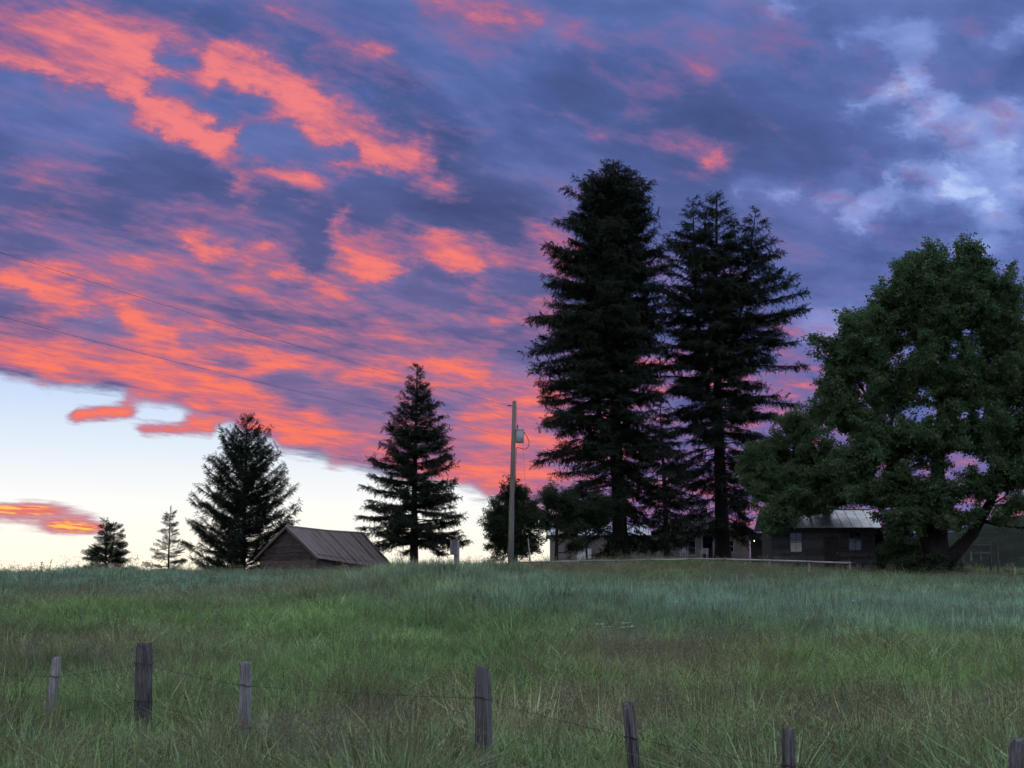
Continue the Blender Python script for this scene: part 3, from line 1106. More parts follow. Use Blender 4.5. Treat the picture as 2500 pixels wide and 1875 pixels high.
# row on the crest
conifer('spruce_tree', 'dense spruce with upswept boughs beside the left end of the shed', (-18.8, 108, hz(-18.8, 108)),
        [flare(stem([(0, 0, 0), (.05, 0, 6), (.08, 0, 12.55)], .24, .025), 1.3, 1)],
        [(0, 3.7), (2.5, 4.2), (4.5, 3.7), (6.5, 3.0), (8.5, 2.35), (10, 1.6), (11.2, .75), (12.5, .25)], SPRAY_TUFT, .66, .22, 5, .18, .9, .12, .22,
        taper=.50, zmin=.8, keep=.95, inner=.15, seed=21, spacing=.22, vary=.55, tilt=.2, tipk=(1.0, .0))
conifer('spruce_tree', 'symmetrical spruce with layered drooping boughs and bare lower trunk behind the shed', (-6.6, 104, hz(-6.6, 104) - .25),
        [flare(stem([(0, 0, 0), (.0, 0, 6), (.12, 0, 14.5)], .30, .03), 1.25, 1), stem([(.15, 0, 10.8), (.5, 0, 11.5), (.62, 0, 13.1)], .06, .015)],
        [(0, 3.2), (2.2, 4.0), (4, 3.8), (6, 3.2), (8, 2.5), (10, 1.8), (12, 1.05), (13.2, .55), (14.5, .2)], SPRAY_TUFT, .68, .25, 5, .02, .55, .48, .30,
        taper=.44, zmin=2.2, keep=.92, inner=.15, seed=22, spacing=.22, vary=.6, tilt=.16, tipk=(1.0, .0))
conifer('young_spruce_tree', 'slender young spruce with thin whorled boughs and long tip', (-20.6, 93, hz(-20.6, 93)),
        [stem([(0, 0, -.3), (-.03, 0, 2), (-.02, 0, 4.7)], .085, .012)],
        [(0, 1.35), (1, 1.25), (2, .95), (3, .6), (3.8, .28), (4.7, .12)], SPRAY_YOUNG, .52, .22, 4, .05, .55, .22, .2,
        taper=.36, zmin=.2, keep=.9, inner=.2, seed=31, spacing=.24)
conifer('young_spruce_tree', 'squat young spruce with twin tips at the far left of the crest', (-24.1, 92, hz(-24.1, 92)),
        [stem([(0, 0, -.3), (-.05, 0, 2), (-.08, 0, 3.95)], .09, .012), stem([(.0, 0, 1.0), (.35, 0, 2.2), (.42, 0, 3.65)], .05, .012)],
        [(0, 1.75), (.8, 1.6), (1.6, 1.2), (2.4, .75), (3.2, .3), (4, .12)], SPRAY_YOUNG, .62, .19, 5, .05, .5, .25, .2,
        taper=.42, zmin=.15, keep=.93, inner=.2, seed=32, spacing=.22)


def leaf_protos(prefix, mat, n=4, leaves=30, size=.15):
    out = []
    for k in range(n):
        rd = random.Random(200 + k)
        b = MB()
        b.tube([(-.45, 0, -.05), (0, 0, 0), (.45, 0, .05)], [.012, .009, .004], 3, False)
        for i in range(leaves):
            c = Vector((rd.uniform(-.45, .55), rd.gauss(0, .18), rd.gauss(-.02, .13)))
            d = Vector((rd.uniform(.1, 1), rd.uniform(-1, 1), rd.uniform(-.9, .2))).normalized()
            nrm = Vector((rd.gauss(0, .8), rd.gauss(0, .8), rd.uniform(.1, 1.1))).normalized()
            s = d.cross(nrm).normalized()
            L = size * rd.uniform(.7, 1.3)
            w = L * .42
            f = nrm * (-.25 * w)
            b.add([c, c + d * L * .45 + s * w + f, c + d * L, c + d * L * .45 - s * w + f], [(0, 1, 2), (0, 2, 3)])
        out.append(b.mesh('%s_%d' % (prefix, k), mat))
    return out


LEAF_MAPLE = proto_collection('maple_leaf_clumps', leaf_protos('maple_clump', M_MAPLE, 4, 30, .19))
LEAF_DARK = proto_collection('dark_leaf_clumps', leaf_protos('dark_clump', M_LEAF_D, 4, 36, .15))
LEAF_LIGHT = proto_collection('shrub_leaf_clumps', leaf_protos('shrub_clump', M_LEAF_L, 4, 26, .20))


def bez(a, b, c, q):
    return a * (1 - q) ** 2 + b * 2 * q * (1 - q) + c * q * q


def broadleaf(name, label, loc, stems, lobes, coll, clump=1.0, seed=1, cat='tree', group=None, bark=None, upw=.35, airy=1.0):
    """stems: trunk polylines (x, y, z, r); lobes: (x, y, z, rx, ry, rz, boughs, stem index, attach height)"""
    rd = random.Random(seed)
    t = thing(name, label, cat, loc, 0, group)
    tb = MB()
    for st in stems:
        tb.tube([p[:3] for p in st], [p[3] for p in st], 9)
    tb.build('trunk' if cat == 'tree' else 'stem', bark or M_BARK, t, True)
    lm = MB()
    P, D, S = [], [], []
    for (x, y, z, rx, ry, rz, nb, si, za) in lobes:
        st = stems[si]
        Z = [p[2] for p in st]
        za = min(za, Z[-1])
        a = Vector((np.interp(za, Z, [p[0] for p in st]), np.interp(za, Z, [p[1] for p in st]), za))
        c = Vector((x, y, z))
        mid = a.lerp(c, .5) + Vector((0, 0, -.12 * (c - a).length))
        r0 = .03 + .014 * (c - a).length
        lm.tube([bez(a, mid, c, q / 6) for q in range(7)], [r0 * (1 - .11 * q) for q in range(7)], 5, False)
        for k in range(int(nb * airy + .5)):
            u = Vector((rd.gauss(0, 1), rd.gauss(0, 1), rd.gauss(upw, 1))).normalized()
            rr = rd.uniform(.55, 1.02)
            if rd.random() < .24:                # long shoots that break the outline, reaching up and out
                rr = rd.uniform(1.02, 1.42)
                u = (u + Vector((0, 0, .55))).normalized()
            e = c + Vector((u.x * rx, u.y * ry, u.z * rz)) * rr
            q0 = rd.uniform(.45, 1.0)
            s0 = bez(a, mid, c, q0)
            m2 = s0.lerp(e, .5) + Vector((rd.uniform(-.3, .3), rd.uniform(-.3, .3), rd.uniform(-.1, .5)))
            Lb = (e - s0).length
            lm.tube([bez(s0, m2, e, q / 4) for q in range(5)], [.010 + .007 * Lb * (1 - q / 4.5) for q in range(5)], 4, False)
            n = max(3, int(Lb / (.30 * clump)))
            for i in range(n):
                q = .30 + .72 * (i + rd.random()) / n
                p = bez(s0, m2, e, min(q, 1))
                tg = (e - m2).normalized()
                for _ in range(2):
                    o = Vector((rd.gauss(0, .28), rd.gauss(0, .28), rd.gauss(-.03, .22))) * clump
                    P.append(tuple(p + o))
                    D.append((tg.x + rd.uniform(-.8, .8), tg.y + rd.uniform(-.8, .8), tg.z * .7 + rd.uniform(-.4, .35)))
                    S.append(clump * rd.uniform(.65, 1.2))
            P.append(tuple(e)); D.append(tuple((e - m2).normalized())); S.append(clump * .8)
    lm.build('limbs', M_TWIG, t)['kind'] = 'stuff'
    n = len(P)
    r = np.random.default_rng(seed)
    scatter('crown' if cat == 'tree' else 'foliage', coll, P, euler_to(D, r.normal(0, .5, n)), np.array(S), r.integers(0, 4, n), parent=t)
    return t


mz = hz(28.6, 104)
broadleaf('maple_tree', 'great spreading leafy maple with a forked leaning trunk at the right', (28.6, 104, mz),
          [[(0, 0, -.5, 1.15), (0, 0, .6, .95), (0, .1, 2.0, .85), (.1, .1, 4, .6), (.3, .1, 8, .45), (.9, .2, 13, .28), (1.2, .2, 19, .1)],
           [(.2, 0, .9, .6), (1.3, -.1, 2.0, .5), (2.3, -.2, 3.1, .42), (3.6, -.3, 5.2, .32), (4.6, -.3, 8.5, .2), (5.2, -.3, 13, .08)],
           [(-.2, 0, 1.4, .55), (-1.2, .2, 4.2, .42), (-2.6, .3, 8.0, .3), (-4.0, .3, 12.5, .14), (-4.6, .3, 15, .06)]],
          [(-.3, 0, 20.2, 2.3, 2.3, 2.2, 34, 0, 14), (2.3, .3, 20.6, 1.7, 1.9, 2.2, 26, 0, 14), (4.2, -.2, 17.6, 2.2, 2.2, 2.3, 30, 1, 10), (-3.0, .2, 17.0, 2.6, 2.3, 2.0, 32, 2, 12),
           (.8, -.8, 17.0, 2.9, 2.6, 2.4, 44, 0, 12), (-5.6, 0, 15.2, 2.2, 2.2, 2.0, 28, 2, 11), (-2.6, -.9, 13.4, 2.9, 2.6, 2.3, 42, 2, 9), (1.2, -1.4, 13.0, 3.0, 2.6, 2.4, 44, 0, 9), (4.8, -.8, 13.4, 2.9, 2.6, 2.5, 40, 1, 9),
           (-6.2, -.3, 11.4, 2.1, 2.2, 1.9, 26, 2, 8), (-3.8, -1.2, 9.3, 2.8, 2.6, 2.0, 38, 2, 6), (-.4, -2.0, 9.0, 2.9, 2.4, 2.1, 40, 0, 6), (3.2, -2.0, 9.6, 2.7, 2.2, 2.0, 36, 1, 6), (6.2, -1.0, 9.6, 2.4, 2.3, 2.3, 30, 1, 6),
           (-3.4, -1.6, 6.2, 2.5, 2.2, 1.5, 28, 2, 4), (-.6, -2.2, 5.6, 2.2, 1.8, 1.3, 24, 0, 4), (5.2, -2.6, 6.6, 2.1, 1.7, 1.9, 26, 1, 5), (7.4, -1.2, 6.0, 1.8, 2.0, 2.0, 22, 1, 5), (7.8, -1.0, 12.8, 2.0, 2.2, 2.4, 22, 1, 9), (2.4, -2.2, 6.2, 1.7, 1.4, 1.2, 18, 1, 4),
           (-5.6, -1.0, 8.0, 2.0, 2.0, 1.6, 26, 2, 6), (-5.2, -1.6, 5.4, 1.9, 1.7, 1.4, 24, 2, 5), (-2.0, -2.4, 4.0, 2.2, 1.5, 1.1, 26, 2, 3), (-6.6, 0, 13.4, 1.6, 1.6, 1.5, 16, 2, 10), (.4, -2.6, 4.0, 1.6, 1.2, 1.0, 16, 0, 3),
           (6.4, -1.0, 15.6, 2.0, 2.0, 2.0, 22, 1, 10), (8.6, -1.4, 8.4, 2.0, 2.0, 2.4, 24, 1, 7), (4.2, -3.0, 4.4, 1.5, 1.1, 1.0, 14, 1, 4), (7.6, -2.4, 3.6, 1.5, 1.2, 1.1, 14, 1, 4), (-1.6, .2, 21.2, 1.1, 1.0, 1.3, 12, 0, 17), (3.4, .2, 21.7, .9, .8, 1.3, 10, 0, 17), (-2.2, 0, 19.2, 2.2, 2, 1.9, 28, 0, 14), (4.9, 0, 19.6, 1.9, 2, 1.8, 24, 1, 12), (-4.6, .2, 17.2, 1.5, 1.5, 1.4, 14, 2, 12), (.8, 0, 22.0, 1.2, 1.2, 1.0, 12, 0, 17)],
          LEAF_MAPLE, .80, 41, upw=.40, airy=.98)
bz = hz(20.6, 112.5)
broadleaf('maple_tree', 'smaller leafy tree behind the cabin, drooping over its roof', (20.6, 112.5, bz),
          [[(0, 0, -.4, .38), (0, 0, 2, .30), (.1, -.2, 5, .22), (0, -.5, 9, .1), (.1, -.6, 11.4, .04)]],
          [(.2, -1.6, 10.3, 1.7, 1.7, 1.6, 20, 0, 7), (-1.8, -2.4, 8.2, 1.8, 1.8, 1.5, 22, 0, 5), (1.4, -2.8, 8.0, 1.9, 1.8, 1.5, 24, 0, 5), (-2.4, -4.2, 5.9, 1.8, 1.7, 1.4, 24, 0, 4),
           (-.2, -5.0, 6.0, 2.0, 1.4, 1.3, 28, 0, 4), (-1.6, -6.2, 4.4, 1.5, 1.2, 1.0, 20, 0, 3.5), (2.0, -4.8, 6.2, 1.7, 1.5, 1.2, 20, 0, 4), (-2.6, -6.4, 3.2, 1.1, .9, .9, 12, 0, 3), (.9, -6.3, 4.6, 1.4, 1.0, .8, 16, 0, 4), (-3.4, -3.4, 7.4, 1.4, 1.4, 1.3, 16, 0, 5), (2.9, -4.2, 4.9, 1.2, 1.2, .8, 12, 0, 4)],
          LEAF_MAPLE, .82, 42)
broadleaf('evergreen_tree', 'dense dark rounded tree directly behind the utility pole', (.2, 106, hz(.2, 106)),
          [[(0, 0, -.4, .22), (0, 0, 3, .15), (0, 0, 5.6, .04)]],
          [(0, 0, 5.0, 1.05, 1.1, 1.05, 24, 0, 3.4), (-.9, 0, 3.6, 1.2, 1.2, 1.1, 26, 0, 2.2), (.9, 0, 3.7, 1.2, 1.2, 1.1, 26, 0, 2.2), (-1.15, -.2, 1.8, 1.2, 1.1, 1.3, 30, 0, 1), (.8, -.4, 1.7, 1.3, 1.1, 1.3, 30, 0, 1), (0, -.6, 2.8, 1.4, .9, 1.4, 30, 0, 1.6)],
          LEAF_DARK, .62, 43, upw=.6)
broadleaf('leafy_tree', 'thin-crowned dark tree in the gap between the utility pole and tallest spruce', (3.1, 110, hz(3.1, 110)),
          [[(0, 0, -.4, .16), (.1, 0, 2.4, .12), (0, 0, 5.4, .03)]],
          [(-.2, 0, 4.9, 1.0, 1, .9, 16, 0, 3), (.9, 0, 4.4, 1.1, 1, .9, 15, 0, 3), (-.6, 0, 3.2, 1.1, 1, .8, 14, 0, 2), (.8, 0, 2.6, 1.1, 1, .8, 12, 0, 1.6), (1.2, 0, 1.4, .8, .8, .7, 8, 0, 1.2)],
          LEAF_DARK, .62, 44)
broadleaf('leafy_tree', 'low dark tree on a thin stem in front of the white board', (5.5, 113, hz(5.5, 113)),
          [[(.05, 0, -.3, .10), (-.05, 0, .9, .08), (-.1, 0, 2.6, .05), (-.1, 0, 5, .02)]],
          [(-1.4, 0, 3.4, 1.4, 1.1, .8, 24, 0, 2.3), (.6, 0, 3.5, 1.5, 1.1, .8, 26, 0, 2.4), (-.4, 0, 4.4, 1.5, 1.2, 1.0, 22, 0, 2.4), (1.2, .2, 4.4, 1.2, 1.1, .9, 16, 0, 2.4)],
          LEAF_DARK, .62, 45)
broadleaf('shrub', 'light green leafy shrub at the right corner of the cabin', (26.4, 106.2, hz(26.4, 106.2)),
          [[(0, 0, -.2, .06), (0, 0, 1, .05), (0, 0, 2, .02)]],
          [(-.5, 0, 1.9, .9, .8, .7, 16, 0, .8), (.55, 0, 2.1, .9, .8, .75, 16, 0, .8), (0, -.2, 1.2, 1.1, .8, .7, 14, 0, .4)], LEAF_LIGHT, .62, 46, 'shrub')
broadleaf('shrub', 'dark low shrub against the foot of the great maple', (27.2, 102.6, hz(27.2, 102.6)),
          [[(0, 0, -.2, .05), (0, 0, .8, .04), (0, 0, 1.4, .02)]],
          [(-.8, 0, .8, 1.1, .8, .7, 16, 0, .4), (.8, 0, .9, 1.1, .8, .8, 16, 0, .4), (2.2, .2, .6, .9, .7, .6, 12, 0, .4)], LEAF_DARK, .6, 47, 'shrub')
broadleaf('shrub', 'tall dark thicket behind the cabin corner and the maple trunk', (27.6, 112, hz(27.6, 112)),
          [[(0, 0, -.2, .06), (0, 0, 1.4, .05), (0, 0, 2.6, .02)]],
          [(-1.4, 0, 1.6, 1.5, 1, 1.5, 26, 0, .6), (.4, 0, 1.9, 1.5, 1, 1.6, 26, 0, .6), (2.2, 0, 1.3, 1.4, 1, 1.2, 20, 0, .6), (-.4, 0, .8, 2.2, 1, .8, 18, 0, .4), (2.6, .3, .7, 1.6, .8, .7, 12, 0, .3)], LEAF_DARK, .75, 49, 'shrub')
broadleaf('shrub', 'small dark bush alone in the grass below the utility pole', (1.35, 69, hz(1.35, 69)),
          [[(0, 0, -.1, .02), (0, 0, .4, .015), (0, 0, .6, .01)]],
          [(0, 0, .45, .35, .3, .3, 14, 0, .2), (.2, 0, .3, .3, .3, .25, 8, 0, .1)], LEAF_DARK, .34, 48, 'shrub')

# ------------------------------------------------------------------ materials for the buildings
M_SHED = mat_wood('shed_planks', (.018, .013, .013), (.150, .118, .115), (.5, 6, 6), 5.0)
M_SHED_ROOF = mat_wood('rusty_roof_sheet', (.042, .028, .026), (.19, .145, .15), (.5, 6, .5), 3.0, .6, .35)
M_SHED_RIB = mat_plain('roof_seam', (.20, .17, .175), (.32, .28, .285), 6, .55, .4, .2)
M_SIDING = mat_wood('painted_siding', (.28, .24, .245), (.42, .365, .37), (.4, 5, 5), 3.0, .7, .3)
M_TRIM = mat_plain('white_trim', (.55, .53, .54), (.68, .66, .67), 4, .6, .3)
M_HROOF = mat_plain('dark_shingle_roof', (.020, .018, .020), (.045, .040, .042), 9, .9, .2)
M_CORE = mat_plain('wall_core', (.06, .052, .05), (.09, .08, .075), 3, .9, .2)
M_CABIN = mat_wood('cabin_boards', (.020, .021, .024), (.085, .086, .095), (.4, 5, 5), 5.0)
M_TIN = mat_plain('galvanised_roof', (.42, .44, .47), (.60, .62, .65), 1.6, .38, .5, .55, 5)
M_DOOR = mat_wood('door_boards', (.018, .015, .015), (.045, .038, .036), (6, 6, .5), 5.0)
M_GLASS, g_ = mat_new('window_glass')
finish(g_, (.012, .014, .018, 1), .06, .6)
M_WHITE = mat_plain('white_paint', (.70, .70, .72), (.80, .80, .81), 3, .5, .4)
M_GREYMETAL = mat_plain('grey_transformer_paint', (.30, .33, .36), (.38, .41, .44), 4, .45, .4)
M_CERAMIC = mat_plain('brown_insulator', (.05, .03, .025), (.09, .055, .045), 5, .25, .6)
M_STEEL = mat_plain('galvanised_steel', (.22, .23, .25), (.34, .35, .37), 8, .45, .5, .7)
M_BULB, g_ = mat_new('lit_bulb')
finish(g_, (1, .85, .6, 1), .4, .3, emit=(1.0, .80, .50, 1), estr=14)
M_CREAM = mat_plain('curtain', (.42, .40, .40), (.55, .52, .52), 4, .9, .1)


def board_row(parent, name, mat, x0, x1, y, th, z0, z1, holes, axis='x', jit=.004):
    """one course of boards, cut where openings are; every piece is an object of its own"""
    spans = [(x0, x1)]
    for hx0, hx1, hz0, hz1 in holes:
        if z1 <= hz0 or z0 >= hz1:
            continue
        nxt = []
        for a, b in spans:
            if hx1 <= a or hx0 >= b:
                nxt.append((a, b))
            else:
                if hx0 - a > .05: nxt.append((a, hx0))
                if b - hx1 > .05: nxt.append((hx1, b))
        spans = nxt
    for a, b in spans:
        cuts = [a]
        while b - cuts[-1] > 4.6:
            cuts.append(cuts[-1] + random.uniform(2.4, 4.0))
        cuts.append(b)
        for p, q in zip(cuts[:-1], cuts[1:]):
            o1, o2 = random.uniform(-jit, jit), random.uniform(-jit, jit)
            P = []
            for zz, t in ((z0, th), (z1, th * .45)):
                for yy in (0, -t):
                    for xx, oz in ((p + .003, o1), (q - .003, o2)):
                        P.append((xx, y + yy, zz + oz) if axis == 'x' else (y - yy, xx, zz + oz))
            MB().add(P, [(0, 1, 3, 2), (4, 6, 7, 5), (0, 4, 5, 1), (2, 3, 7, 6), (0, 2, 6, 4), (1, 5, 7, 3)]).build(name, mat, parent)


def window(parent, x0, x1, z0, z1, y, rows=2, cols=1, fw=.07, trim=M_TRIM, curtain=0.0):
    """a window in a wall that faces -y: frame, panes, sash bars, sill"""
    m = MB()
    m.box(x0 - fw, x0, y - .05, y, z0 - fw, z1 + fw); m.box(x1, x1 + fw, y - .05, y, z0 - fw, z1 + fw)
    m.box(x0, x1, y - .05, y, z1, z1 + fw); m.box(x0, x1, y - .05, y, z0 - fw, z0)
    w = m.build('window', trim, parent)
    dx, dz = (x1 - x0) / cols, (z1 - z0) / rows
    for i in range(cols):
        for j in range(rows):
            MB().box(x0 + i * dx + .015, x0 + (i + 1) * dx - .015, y - .014, y - .008, z0 + j * dz + .015, z0 + (j + 1) * dz - .015).build('pane', M_GLASS, w)
    for i in range(1, cols):
        MB().box(x0 + i * dx - .015, x0 + i * dx + .015, y - .035, y - .005, z0, z1).build('sash_bar', trim, w)
    for j in range(1, rows):
        MB().box(x0, x1, y - .038, y - .004, z0 + j * dz - .02, z0 + j * dz + .02).build('sash_bar', trim, w)
    if curtain:
        MB().box(x0 + .02, x1 - .02, y - .0225, y - .0165, z0 + .02, z0 + (z1 - z0) * curtain).build('curtain', M_CREAM, w)
    MB().box(x0 - fw - .03, x1 + fw + .03, y - .09, y - .004, z0 - fw - .045, z0 - fw).build('sill', trim, w)
    return w


random.seed(5)
# ------------------------------------------------------------------ old shed on the crest
sx, sy = -13.92, 96.4
shed = thing('shed', 'small weathered plank shed with a rusty sheet-metal gable roof', 'shed', (sx, sy, 3.00), R(-33.0))
SW, SL, SE, SA = 2.35, 7.2, 1.82, 3.55       # half width, length, eave height, apex height
sag = lambda y, x=0.0: -.018 * y - .055 * math.sin(math.pi * min(1, max(0, y) / SL)) - .046 * max(0, y) * abs(x) / 2.65
for y, d in ((0.0, -1), (SL, 1)):            # gable ends: horizontal planks, each cut to the slope
    z = -.3
    while z < SA - .12:
        h = random.uniform(.17, .24)
        z1 = min(z + h - .012, SA - .06)
        def half(zz):
            return SW if zz <= SE else SW * (SA - zz) / (SA - SE)
        a, b = half(z), half(z1)
        q = random.uniform(-.02, .02); t = random.uniform(-.014, .014)
        if b > .06:
            dd = (0, -.03 if d < 0 else .03, 0)
            s = sag(y)
            MB().prism([(-a + .03, y + q * .4, z + s), (a - .03, y + q * .4, z + s + t), (b - .03, y + q * .4, z1 + s + t), (-b + .03, y + q * .4, z1 + s)], dd).build('plank', M_SHED, shed)
        z += h
for sgn in (-1, 1):                          # long walls
    z = -.3
    while z < SE - .1:
        h = random.uniform(.18, .25)
        m = MB()
        x = sgn * (SW - .03)
        n = 6
        V = []
        for i in range(n + 1):
            yy = SL * i / n
            for zz in (z, z + h - .015):
                for xx in (x, x + sgn * .03):
                    V.append((xx, yy + .04 if i == 0 else yy - (.04 if i == n else 0), zz + sag(yy, SW)))
        Fc = []
        for i in range(n):
            o = 4 * i
            Fc += [(o, o + 2, o + 6, o + 4), (o + 1, o + 5, o + 7, o + 3), (o + 2, o + 3, o + 7, o + 6), (o, o + 4, o + 5, o + 1)]
        m.add(V, Fc + [(0, 1, 3, 2), (4 * n, 4 * n + 2, 4 * n + 3, 4 * n + 1)])
        m.build('plank', M_SHED, shed)
        z += h
for sgn in (-1, 1):                          # roof sheets with raised seams
    nP = 13
    for i in range(nP):
        y0, y1 = -.28 + (SL + .56) * i / nP, -.28 + (SL + .56) * (i + 1) / nP
        ex, ez = SW + .30, SE - .27
        up = .012 + random.uniform(0, .02)
        warp = random.uniform(-.03, .03)
        P = []
        for (yy) in (y0 + .004, y1 - .004):
            P.append([(sgn * .0, yy, SA + .07 + sag(yy) + up), (sgn * ex * .5, yy, (SA + ez) / 2 + .06 + sag(yy, ex * .5) + up + warp), (sgn * ex, yy, ez + .05 + sag(yy, ex) + up)])
        a, b = P
        V = a + b + [(x, y, z - .02) for x, y, z in a + b]
        Fc = [(0, 1, 4, 3), (1, 2, 5, 4), (6, 9, 10, 7), (7, 10, 11, 8), (2, 8, 11, 5), (0, 3, 9, 6), (0, 6, 7, 1), (1, 7, 8, 2), (3, 4, 10, 9), (4, 5, 11, 10)]
        if sgn < 0:
            Fc = [f[::-1] for f in Fc]
        sh = MB().add(V, Fc).build('roof_sheet', M_SHED_ROOF, shed)
        m = MB()
        m.tube([(p[0], p[1] + .01, p[2] + .012) for p in a], .024, 5)
        m.build('seam', M_SHED_RIB, sh)
MB().tube([(0, -.3, SA + .11 + sag(0)), (0, SL * .5, SA + .10 + sag(SL * .5)), (0, SL + .3, SA + .11 + sag(SL))], .06, 6).build('ridge_cap', M_SHED_RIB, shed)
for sgn in (-1, 1):
    ex, ez = SW + .30, SE - .27
    MB().prism([(0, -.29, SA + .05), (sgn * ex, -.29, ez + .03), (sgn * ex, -.29, ez - .09), (0, -.29, SA - .08)], (0, -.025, 0)).build('barge_board', M_SHED, shed)

# ------------------------------------------------------------------ farmhouse
hz0 = 5.20
house = thing('farmhouse', 'long low clapboard farmhouse with dark hip roof behind the tall spruces', 'house', (0, 128, hz0))
X0, XM, X1 = 3.25, 12.0, 19.65
MB().box(X0 + .03, XM, .05, 6.0, -.3, 2.30).build('wing_wall', M_CORE, house)
MB().box(XM, X1 - .03, .05, 8.5, -.3, 2.62).build('main_wall', M_CORE, house)
wing_holes = [(10.75, 11.15, 1.28, 1.80), (7.3, 7.9, 0, 0)]
main_holes = [(13.82, 15.28, .62, 1.95), (15.72, 16.68, .35, 2.40), (17.6, 18.4, .9, 1.95)]
for i in range(14):
    board_row(house, 'siding_board', M_SIDING, X0, XM - .12, .05, .030, i * .165, i * .165 + .170, wing_holes)
for i in range(16):
    board_row(house, 'siding_board', M_SIDING, XM + .12, X1, .05, .030, i * .165, i * .165 + .170, main_holes)
for x in (X0 - .04, 8.72, XM - .12, XM + .0, X1 - .06):
    MB().box(x, x + .10, -.005, .048, -.1, 2.3).build('corner_board', M_TRIM if x > 10 else M_SIDING, house)
window(house, 10.82, 11.08, 1.35, 1.73, .05, 2, 1, .06)
window(house, 13.92, 14.52, .72, 1.85, .05, 2, 1)
window(house, 14.62, 15.18, .72, 1.85, .05, 2, 1)
window(house, 17.68, 18.32, .98, 1.87, .05, 2, 1)
d = MB().box(15.78, 16.62, -.01, .04, .37, 2.34).build('door', M_DOOR, house)
MB().box(15.70, 15.775, -.03, .045, .37, 2.42).build('door_frame', M_TRIM, d); MB().box(16.625, 16.70, -.03, .045, .37, 2.42).build('door_frame', M_TRIM, d)
MB().box(15.775, 16.625, -.03, .045, 2.345, 2.42).build('door_frame', M_TRIM, d)
MB().box(15.85, 16.55, -.022, -.012, 1.25, 2.22).build('pane', M_GLASS, d)
MB().tube([(16.52, -.06, 1.1), (16.52, -.02, 1.1)], .03, 8).build('handle', M_STEEL, d)
MB().box(12.6, 21.4, -2.6, -.02, .20, .345).build('porch_deck', M_CABIN, house)
# roofs
ov = .45
rf = MB()
a = [(XM - ov, -.5, 2.66), (X1 + ov, -.5, 2.66), (X1 + ov, 9.0, 2.66), (XM - ov, 9.0, 2.66), (15.2, 3.9, 4.30), (16.6, 3.9, 4.30)]
rf.add(a + [(x, y, z - .12) for x, y, z in a[:4]], [(0, 1, 5, 4), (1, 2, 5), (2, 3, 4, 5), (3, 0, 4), (0, 6, 7, 1), (1, 7, 8, 2), (2, 8, 9, 3), (3, 9, 6, 0), (6, 9, 8, 7)])
roof = rf.build('roof', M_HROOF, house)
MB().box(16.2, 16.75, 4.2, 4.75, 3.6, 4.85).build('chimney', M_SHED, roof)
for i in range(12):
    x0, x1 = X0 - .3 + (XM - X0 - .16) * i / 12, X0 - .3 + (XM - X0 - .16) * (i + 1) / 12
    MB().prism([(x0 + .004, -.4, 2.32), (x1 - .004, -.4, 2.32), (x1 - .004, 3.0, 3.35), (x0 + .004, 3.0, 3.35)], (0, .02, -.05)).build('roof_sheet', M_TIN, house)
    MB().prism([(x0 + .004, 3.02, 3.35), (x1 - .004, 3.02, 3.35), (x1 - .004, 6.4, 2.32), (x0 + .004, 6.4, 2.32)], (0, -.02, -.05)).build('roof_sheet', M_TIN, house)
# side porch at the right end
MB().prism([(X1 + .03, -1.2, 2.50), (22.2, -1.2, 2.36), (22.2, 4.5, 2.36), (X1 + .03, 4.5, 2.50)], (0, 0, -.10)).build('porch_roof', M_HROOF, house)
for x in (19.78, 21.0, 22.0):
    MB().box(x - .06, x + .06, -1.1, -.98, -.3, 2.26).build('porch_post', M_CABIN, house)
MB().box(20.3, 22.1, 3.4, 3.5, -.3, 2.24).build('porch_back_wall', M_CORE, house)
MB().box(19.85, 20.95, -1.08, -1.02, 1.0, 1.08).build('porch_rail', M_CABIN, house)
MB().box(21.06, 21.95, -1.08, -1.02, 1.0, 1.08).build('porch_rail', M_CABIN, house)
lampo = thing('porch_lamp', 'lit porch lamp with two warm bulbs at the right end of the farmhouse', 'lamp', (20.05, 127.2, hz0 + 1.86))
MB().tube([(0, 0, .42), (0, 0, .06)], .012, 6).build('stem', M_STEEL, lampo)
MB().box(-.18, .18, -.02, .02, .04, .07).build('bar', M_STEEL, lampo)
for x in (-.13, .13):
    MB().tube([(x, 0, .045), (x, 0, .01), (x, 0, -.05), (x, 0, -.08), (x, 0, -.09)], [.02, .035, .052, .042, .015], 10).build('bulb', M_BULB, lampo, True)


def patio_chair(loc, rz, label):
    t = thing('patio_chair', label, 'chair', loc, rz, 'white chairs on the farmhouse porch')
    for x in (-.24, .24):
        MB().tube([(x, -.24, 0), (x, -.24, .62)], .028, 6).build('leg', M_WHITE, t)
        MB().tube([(x, .24, 0), (x, .27, .40), (x, .33, .85)], .026, 6).build('leg', M_WHITE, t)
        MB().box(x - .035, x + .035, -.27, .30, .62, .65).build('armrest', M_WHITE, t)
    MB().box(-.27, .27, -.26, .26, .38, .43).build('seat', M_WHITE, t)
    for i in range(4):
        z = .50 + i * .095
        MB().box(-.23, .23, .275 + i * .018, .295 + i * .018, z, z + .06).build('back_slat', M_WHITE, t)


